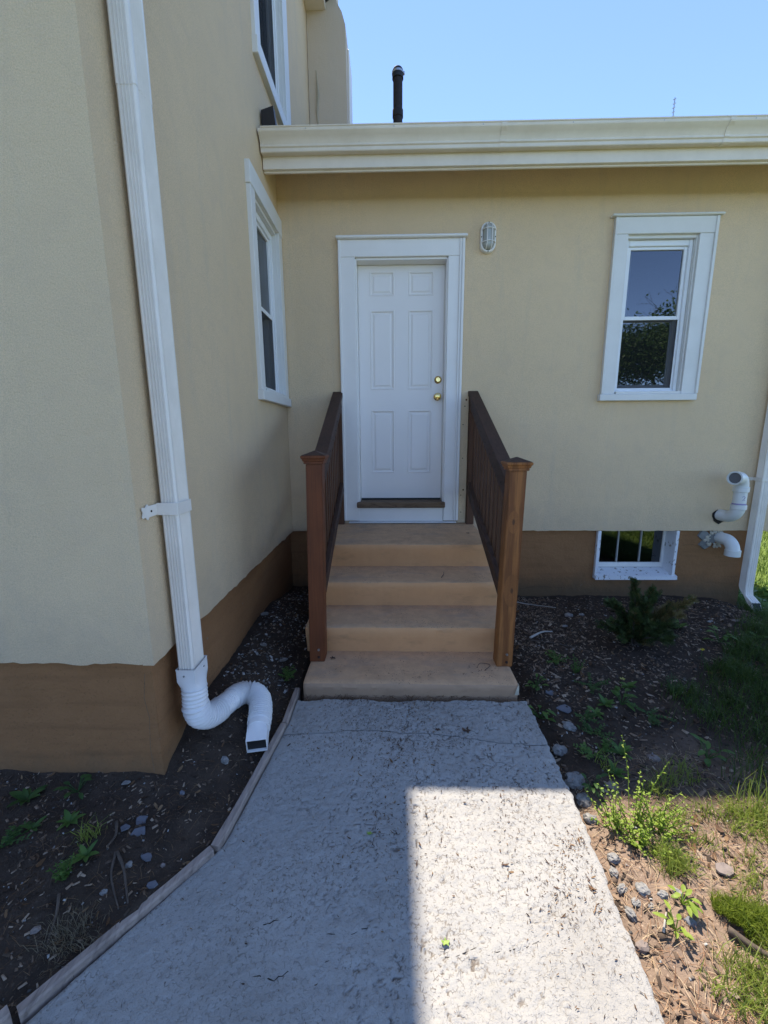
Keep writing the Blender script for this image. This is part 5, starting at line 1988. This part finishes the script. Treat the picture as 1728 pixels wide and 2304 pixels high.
for lab, x, y, k, s, m in [
        ('small sprawling weed right of the lowest step riser', 2.07, -1.21, 'creep', 0.10, 'weed'),
        ('feathery green weed clump right of the stair post foot', 2.14, -1.34, 'upright', 0.11, 'weed'),
        ('small leafy weed beside the right end of the bottom slab', 1.83, -1.50, 'broad', 0.09, 'weed'),
        ('low dark creeping weed on mulch above the slate flake', 2.17, -1.50, 'creep', 0.12, 'weed_dark'),
        ('bright leafy weed at the path corner below the bottom slab', 1.77, -1.745, 'broad', 0.12, 'weed'),
        ('small leafy weed left of the broad-leaved one in mid bed', 2.16, -1.68, 'rosette', 0.08, 'weed'),
        ('broad-leaved plantain in mid bed', 2.27, -1.65, 'broad', 0.13, 'weed'),
        ('pale rosette weed right of the big slate flake', 2.07, -1.76, 'rosette', 0.07, 'weed'),
        ('thin creeping weed above the crumbly concrete lump', 1.99, -1.80, 'creep', 0.09, 'weed_dark'),
        ('thin creeping weed right of the crumbly concrete lump', 1.99, -1.90, 'creep', 0.09, 'weed_dark'),
        ('sprawling weed right of the round concrete lump', 1.91, -2.06, 'creep', 0.09, 'weed'),
        ('upright little weed between the sprawling one and the rosette', 1.98, -2.03, 'upright', 0.08, 'weed'),
        ('neat pale rosette weed left of the pinkish stone', 2.05, -2.04, 'rosette', 0.085, 'weed'),
        ('neat rosette weed above the flat shaded stone', 1.965, -2.155, 'rosette', 0.075, 'weed'),
        ('round-leaved weed beside the largest shaded concrete lump', 1.83, -2.225, 'broad', 0.085, 'weed_dark'),
        ('small rosette weed right of the cedar', 3.20, -0.72, 'rosette', 0.11, 'weed'),
        ('leafy weed on bare soil midway between cedar and far downspout', 3.37, -0.94, 'broad', 0.13, 'weed'),
        ('little weed near the right picture edge below the downspout foot', 3.70, -0.88, 'rosette', 0.11, 'weed'),
        ('slender weed at the left rim of the dark grass', 2.63, -1.56, 'upright', 0.11, 'weed_dark'),
        ('small weed on the mulch left of the dark grass', 2.39, -1.50, 'rosette', 0.08, 'weed'),
        ('single broad dock leaf standing at the edge of the dark grass', 2.45, -2.06, 'broad', 0.12, 'weed'),
        ('fine-leaved weed between the pale rosette and the grass', 2.36, -1.76, 'creep', 0.12, 'weed_dark'),
        ('large dark rosette weed at the foot of the near foundation', -0.53, -2.41, 'rosette', 0.105, 'weed_dark'),
        ('small weed against the near foundation', -0.35, -2.37, 'broad', 0.08, 'weed_dark'),
        ('bright rosette weed in the middle of the left weeds', -0.28, -2.50, 'rosette', 0.07, 'weed'),
        ('long-leaved rosette weed lowest among the left rosettes', -0.12, -2.63, 'rosette', 0.065, 'weed'),
        ('spiky small-leaved weed lowest in the left bed', -0.14, -2.70, 'upright', 0.07, 'weed'),
        ('tiny three-leaved weed left of the bright rosette', -0.40, -2.53, 'rosette', 0.06, 'weed_dark'),
        ('faint grey-green weed at the left picture edge', -0.44, -2.60, 'creep', 0.08, 'weed_dark'),
        ('tiny creeping weed in the strip between hose and bottom slab', 0.30, -1.52, 'creep', 0.08, 'weed'),
        ('small weed in the joint below the bottom step', 1.10, -1.705, 'creep', 0.03, 'weed_dark'),
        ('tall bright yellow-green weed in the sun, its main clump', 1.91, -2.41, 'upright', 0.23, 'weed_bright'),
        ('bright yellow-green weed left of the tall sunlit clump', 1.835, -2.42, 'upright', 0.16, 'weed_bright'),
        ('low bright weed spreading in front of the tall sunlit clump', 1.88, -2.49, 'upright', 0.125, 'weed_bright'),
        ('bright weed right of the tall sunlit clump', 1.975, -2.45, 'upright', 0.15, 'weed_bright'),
        ('small leafy plant standing in the sun by a whitish lump', 1.90, -2.69, 'broad', 0.075, 'weed_bright'),
        ('low clover-like plant in the sun at lower right', 1.83, -2.765, 'broad', 0.07, 'weed_bright')]:
    plant(lab, x, y, k, s, m)

# a dandelion bloom
gz = float(ground_h(np.array([3.09]), np.array([-1.14]))[0])
t = thing('dandelion', 'single yellow dandelion flower on the mulch below the cedar', 'flower', (3.09, -1.14, gz))
mb = MB()
mb.tube([(3.09, -1.14, gz), (3.092, -1.142, gz + 0.05)], 0.002, 6)
mb.build('stem', MT['weed'], t)
mb = MB()
for k in range(14):
    a = k * 2.4
    c = Vector((3.092, -1.142, gz + 0.05))
    d = Vector((math.cos(a), math.sin(a), 0.4 + 0.5 * (k % 3)))
    mb.tube([c, c + d.normalized() * 0.016], [0.003, 0.001], 4)
mb.build('bloom', MT['petal'], t)


# moss cushion, lower right in the sun
def blades(P, h, lean, w, mat, name, label=None, cat=None, parent=None, kind='stuff', tint=None, group=None, origin=None):
    n = len(P)
    a = rng.uniform(0, 2 * np.pi, n)
    side = np.stack([np.cos(a), np.sin(a), np.zeros(n)], 1) * w[:, None]
    la = rng.uniform(0, 2 * np.pi, n)
    ld = np.stack([np.cos(la), np.sin(la), np.zeros(n)], 1) * (lean * h)[:, None]
    up = np.stack([np.zeros(n), np.zeros(n), h], 1)
    v = np.stack([P - side, P + side, P + up * 0.55 + ld * 0.3 - side * 0.75, P + up * 0.55 + ld * 0.3 + side * 0.75, P + up * (1 - 0.3 * lean[:, None]) + ld], 1)
    b = (np.arange(n) * 5)[:, None]
    Q = b + np.array([[0, 1, 3, 2]])
    T = b + np.array([[2, 3, 4]])
    ti = rng.random(n) if tint is None else tint
    o = np_mesh(name, v.reshape(-1, 3), Q, T, mat, parent, np.repeat(ti, 5), origin=origin)
    if parent is None:
        tag(o, label, cat, group, kind)
    return o


gz = float(ground_h(np.array([2.09]), np.array([-2.74]))[0])
t = thing('moss_cushion', 'bright green mossy cushion in the sun at the right edge', 'moss', (2.09, -2.74, gz))
n = 3800
ang, rr = rng.uniform(0, 2 * np.pi, n), np.sqrt(rng.random(n))
rr = rr * (0.55 + 0.75 * vnoise(ang * 1.6, ang * 0 + 2.0))
px, py = 2.085 + 0.10 * rr * np.cos(ang) + 0.05 * rr * np.sin(ang), -2.74 + 0.045 * rr * np.sin(ang) - 0.04 * rr * np.cos(ang)
dome = 0.014 * (1 - rr ** 2) + 0.014 * vnoise(px * 60, py * 60)
blades(np.column_stack([px, py, ground_h(px, py) + dome]), rng.uniform(0.016, 0.042, n), rng.uniform(0.2, 1.0, n), rng.uniform(0.0007, 0.0014, n), MT['moss'], 'tips', parent=t)
mb = MB()
bmesh.ops.create_icosphere(mb.bm, subdivisions=3, radius=1.0, matrix=Matrix.Translation((2.085, -2.74, gz)) @ Matrix.Rotation(-0.35, 4, 'Z') @ Matrix.Diagonal((0.06, 0.03, 0.012, 1)))
mb.build('cushion', MT['moss'], t)


# cedar: several leaders set with flat sprays
def cedar():
    bx, by = 2.735, -0.96
    bz = float(ground_h(np.array([bx]), np.array([by]))[0])
    t = thing('cedar_shrub', 'small dark green cedar shrub with one bronzed branch in front of the basement window', 'shrub', (bx, by, bz))
    R = random.Random(5)
    wood = MB()
    sets = {'g': [], 'b': []}
    leaders = []
    for tip, br in (((2.675, -0.98, 0.47), 'g'), ((2.795, -1.00, 0.42), 'g'), ((2.56, -0.93, 0.30), 'g'), ((2.50, -1.05, 0.20), 'g'), ((3.10, -0.98, 0.335), 'b'), ((2.98, -1.04, 0.25), 'b'),
                    ((2.90, -1.10, 0.20), 'g'), ((2.70, -1.16, 0.24), 'g'), ((2.62, -1.12, 0.30), 'g'), ((2.80, -0.82, 0.32), 'g'), ((2.60, -0.80, 0.24), 'g'), ((2.74, -1.05, 0.34), 'g'),
                    ((2.99, -0.92, 0.26), 'b'), ((2.53, -1.15, 0.12), 'g'), ((2.84, -1.19, 0.13), 'g'), ((2.93, -1.06, 0.10), 'g'), ((2.47, -0.96, 0.13), 'g'), ((2.88, -0.93, 0.36), 'g')):
        b = Vector((bx + R.uniform(-0.03, 0.03), by + R.uniform(-0.03, 0.03), bz))
        tp = Vector(tip)
        md = b.lerp(tp, 0.5) + Vector((0, 0, 0.03)) + Vector((tp.x - b.x, tp.y - b.y, 0)) * -0.1
        cur = catmull([b, md, tp], 8)
        wood.tube(cur, [0.007 * (1 - 0.8 * k / len(cur)) + 0.001 for k in range(len(cur))], 5)
        leaders.append((cur, br))
    V, Q, T = {'g': [], 'b': []}, {'g': [], 'b': []}, {'g': [], 'b': []}

    def spray(kind, p, d, ln):
        """flat fan: a spine with alternate branchlets, each a tapering scale strip"""
        d = d.normalized()
        nrm = Vector((R.uniform(-1, 1), R.uniform(-1, 1), R.uniform(0.2, 1))).normalized()
        s = d.cross(nrm).normalized()
        tint = R.random()
        v, q = V[kind], Q[kind]

        def strip(a, b, w):
            dd = (b - a).normalized()
            ss = dd.cross(nrm).normalized() * w
            i = len(v)
            for pt, k in ((a, 0.6), ((a + b) / 2 + nrm * w * 0.6, 1.0), (b, 0.25)):
                v.append((pt - ss * k, tint))
                v.append((pt + ss * k, tint))
            q.append((i, i + 1, i + 3, i + 2))
            q.append((i + 2, i + 3, i + 5, i + 4))
        e = p + d * ln
        strip(p, e, 0.0022)
        m = 6
        for j in range(m):
            f = 0.12 + 0.8 * j / m
            c = p.lerp(e, f)
            sg = 1 if j % 2 else -1
            bl = ln * (0.62 - 0.42 * f) * R.uniform(0.8, 1.15)
            bd = (d * 0.8 + s * sg * 0.75).normalized()
            strip(c, c + bd * bl, 0.0021)
            c2 = c + bd * bl * 0.45
            strip(c2, c2 + (d + s * sg * 0.15).normalized() * bl * 0.5, 0.0018)
    for cur, br in leaders:
        L_ = sum((a - b).length for a, b in zip(cur, cur[1:]))
        m = int(L_ / 0.0026)
        for k in range(m):
            f = (0.12 + 0.88 * k / m)
            i = min(int(f * (len(cur) - 1)), len(cur) - 2)
            g = f * (len(cur) - 1) - i
            p = cur[i].lerp(cur[i + 1], g)
            ax = (cur[i + 1] - cur[i]).normalized()
            a = R.uniform(0, 6.28)
            rad = ax.orthogonal().normalized()
            rad = Matrix.Rotation(a, 3, ax) @ rad
            d = ax * R.uniform(0.5, 1.2) + rad * R.uniform(0.5, 1.0) + Vector((0, 0, 0.25))
            kind = 'b' if br == 'b' and f > 0.35 and R.random() < 0.85 else 'g'
            if kind == 'g' and R.random() < 0.06:
                kind = 'b'
            spray(kind, p, d, R.uniform(0.04, 0.095) * (1.15 - 0.5 * f))
    for kind, nm, mt in (('g', 'foliage', 'cedar'), ('b', 'bronzed_foliage', 'cedar_brown')):
        np_mesh(nm, np.array([tuple(a) for a, _ in V[kind]]), Q[kind], None, MT[mt], t, [b for _, b in V[kind]])
    wood.build('stem', MT['bark'], t)
    return t


cedar()

# grass: countless blades, one object per stand
n = 36000
p = sample(n, 2.0, 4.8, -3.4, 0.3, lambda x, y: lawn_mask(x, y) ** 1.3 * (x > path_right(y) + 0.25) * (1 - 0.55 * dry_mask(x, y)) * (0.25 + 0.75 * smooth01(0.33, 0.55, fbm(x * 6, y * 6, 2))))
h = rng.uniform(0.04, 0.15, n) * (0.5 + 1.1 * fbm(p[:, 0] * 4, p[:, 1] * 4, 2))
blades(on_ground(p, -0.003), h, rng.uniform(0.2, 1.0, n), rng.uniform(0.0011, 0.0022, n), MT['grass_shade_tone'], 'grass', 'thick grass, its green darkened as shade, growing into the bed at the right edge', 'grass')
n = 52000
p = sample(n, 4.4, 11.0, -6, 9, lambda x, y: np.clip(1.0 - np.hypot(x - 5.5, y - 0.5) / 9.0, 0.05, 1) * (x > 4.35))
h = rng.uniform(0.03, 0.10, n)
blades(on_ground(p, -0.003), h, rng.uniform(0.2, 0.9, n), rng.uniform(0.003, 0.006, n), MT['grass'], 'grass', 'sunny lawn grass beyond the right corner of the wing', 'grass')
n = 26000
p = sample(n, 2.2, 9.0, -9, -3.1, lambda x, y: lawn_mask(x, y))
h = rng.uniform(0.03, 0.09, n)
blades(on_ground(p, -0.003), h, rng.uniform(0.2, 0.9, n), rng.uniform(0.003, 0.006, n), MT['grass'], 'grass', 'sunny lawn grass mirrored in the basement panes', 'grass')
# loose tufts in the sunlit dirt
cent = [(2.02, -2.40, 70, 0.05), (2.10, -2.38, 60, 0.05), (2.20, -2.36, 70, 0.06), (2.28, -2.40, 60, 0.06), (2.36, -2.36, 220, 0.07), (2.46, -2.38, 320, 0.08), (2.40, -2.46, 160, 0.08), (2.30, -2.44, 90, 0.07), (1.95, -2.53, 190, 0.045), (1.98, -2.57, 140, 0.04), (2.07, -2.47, 50, 0.05),
        (1.93, -2.59, 80, 0.04), (2.24, -2.55, 40, 0.05), (2.30, -2.62, 60, 0.06), (2.14, -2.50, 30, 0.04), (1.96, -2.86, 160, 0.06), (2.03, -2.90, 200, 0.06), (1.93, -2.93, 160, 0.06), (2.0, -2.97, 220, 0.07), (2.12, -2.68, 60, 0.05), (2.18, -2.62, 70, 0.05), (1.86, -2.90, 40, 0.04),
        (2.07, -2.85, 80, 0.05), (1.95, -2.13, 40, 0.04), (2.16, -2.2, 70, 0.06), (2.26, -2.16, 90, 0.07), (2.08, -2.26, 60, 0.05), (-0.17, -2.56, 60, 0.035)]
P, H = [], []
for cx_, cy_, m, r in cent:
    P.append(np.column_stack([rng.normal(cx_, r * 0.55, m), rng.normal(cy_, r * 0.4, m)]))
    H.append(rng.uniform(0.025, 0.085, m))
p = np.concatenate(P)
h = np.concatenate(H)
blades(on_ground(p, -0.002), h, rng.uniform(0.3, 1.1, len(p)), rng.uniform(0.0010, 0.0019, len(p)), MT['grass_sun_tone'], 'grass', 'loose grass tufts sprouting from the sunlit dirt and shaded soil', 'grass',
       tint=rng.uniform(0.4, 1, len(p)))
# standing seed stalks catching the light at the right edge
p = np.column_stack([rng.uniform(2.38, 2.62, 60), rng.uniform(-2.42, -2.28, 60)])
blades(on_ground(p), rng.uniform(0.10, 0.19, 60), rng.uniform(0.1, 0.4, 60), np.full(60, 0.0020), MT['grass_sun_tone'], 'grass', 'tall grass stalks catching the sun at the right picture edge', 'grass', tint=rng.uniform(0.7, 1, 60))
n = 260
p = np.column_stack([rng.normal(-0.02, 0.035, n), rng.normal(-2.84, 0.03, n)])
blades(on_ground(p), rng.uniform(0.02, 0.06, n), rng.uniform(0.5, 1.4, n), np.full(n, 0.0009), MT['straw'], 'dry_grass', 'dry straw-coloured grass tuft left of the slanting board', 'grass')
# clover-like ground weeds fringing the lawn beyond the corner
n = 260
p = sample(n, 4.45, 5.6, -0.1, 1.6, lambda x, y: (x > 4.4) * np.ones_like(x))
s = rng.uniform(0.03, 0.07, n)
scatter('ground_leaves', CURL_V, CURL_Q, on_ground(p, 0.04), np.column_stack([s, s * 0.9, s * 0.4]), MT['weed'], 0.5, 'broad green leaves on the lawn beyond the corner downspout', 'leaves')


# ------------------------------------------------------------------ trees behind the viewer, seen in the window glass
def tree(label, x, y, h, r, leafy=True, seed=1, nleaf=9000):
    R = random.Random(seed)
    G = np.random.default_rng(seed)
    t = thing('garden_tree', label, 'tree', (x, y, -0.05))
    trunk = MB()
    tips = []

    def limb(p, d, ln, rad, lvl):
        q = p + d * ln
        mid = p.lerp(q, 0.5) + Vector((R.uniform(-1, 1), R.uniform(-1, 1), 0)) * ln * 0.07
        trunk.tube([p, mid, q], [rad, rad * 0.82, rad * 0.62], 7 if lvl < 2 else 5, cap=False)
        if lvl >= (3 if leafy else 5):
            tips.append(q)
            return
        for k in range(3 if lvl < 3 else 2):
            a = R.uniform(0, 6.28)
            o = d.orthogonal().normalized()
            o = Matrix.Rotation(a, 3, d) @ o
            nd = (d * R.uniform(0.5, 1.0) + o * R.uniform(0.5, 0.9) + Vector((0, 0, 0.25))).normalized()
            limb(q, nd, ln * R.uniform(0.58, 0.78), rad * 0.6, lvl + 1)
    limb(Vector((x, y, -0.1)), Vector((0.03, 0.02, 1)).normalized(), h * 0.34, h * (0.022 if leafy else 0.011), 0)
    trunk.build('trunk', MT['bark'], t, smooth='all')
    if leafy:
        tp = np.array([tuple(q) for q in tips])
        c = tp[G.integers(0, len(tp), nleaf)] + G.normal(0, r * 0.16, (nleaf, 3))
        s = G.uniform(0.05, 0.10, nleaf)
        X, Y, Zv = frames(nleaf, 0.9)
        tv = np.array([(-1, 0, 0), (0, -0.55, 0.1), (1, 0, 0), (0, 0.55, 0.1)])
        V = c[:, None, :] + tv[None, :, 0:1] * (X * s[:, None])[:, None] + tv[None, :, 1:2] * (Y * s[:, None])[:, None] + tv[None, :, 2:3] * (Zv * s[:, None])[:, None]
        Q = np.arange(nleaf * 4).reshape(-1, 4)
        np_mesh('crown', V.reshape(-1, 3), Q, None, MT['tree_leaf'], t, np.repeat(G.random(nleaf), 4))
    return t


tree('leafy tree whose crown is mirrored in the lower window sash', 14.3, -17.0, 8.3, 3.2, True, 3, 26000)
tree('low leafy tree mirrored at the bottom left of the lower sash', 11.2, -18.0, 3.6, 2.0, True, 8, 9000)
tree('bare-branched tree mirrored low in the upper window sash', 16.9, -20.5, 9.3, 3.0, False, 12)

t = thing('added_hedge', 'made-up hedge far behind the viewer, covering the bright horizon mirrored in the window glass', 'hedge', (12.0, -26.0, -0.05))  # unseen hedge added to cover the bright horizon in reflections
n = 26000
p = np.column_stack([rng.uniform(-14, 34, n), -26 + rng.normal(0, 0.55, n), rng.uniform(0.0, 2.6, n)])
p[:, 2] *= 0.85 + 0.3 * vnoise(p[:, 0] * 0.6, p[:, 0] * 0)
X_, Y_, Z_ = frames(n, 1.0)
sz = rng.uniform(0.08, 0.17, n)[:, None]
tv = np.array([(-1, 0, 0), (0, -0.6, 0.1), (1, 0, 0), (0, 0.6, 0.1)])
V = p[:, None, :] + tv[None, :, 0:1] * (X_ * sz)[:, None] + tv[None, :, 1:2] * (Y_ * sz)[:, None] + tv[None, :, 2:3] * (Z_ * sz)[:, None]
np_mesh('foliage', V.reshape(-1, 3), np.arange(n * 4).reshape(-1, 4), None, MT['tree_leaf'], t, np.repeat(rng.random(n), 4))
mb = MB()
for k in range(24):
    x = -13 + k * 2.0
    mb.tube([(x, -26, -0.1), (x + 0.1, -26, 1.2), (x - 0.05, -26.05, 2.0)], [0.05, 0.035, 0.015], 6)
mb.build('stems', MT['bark'], t)
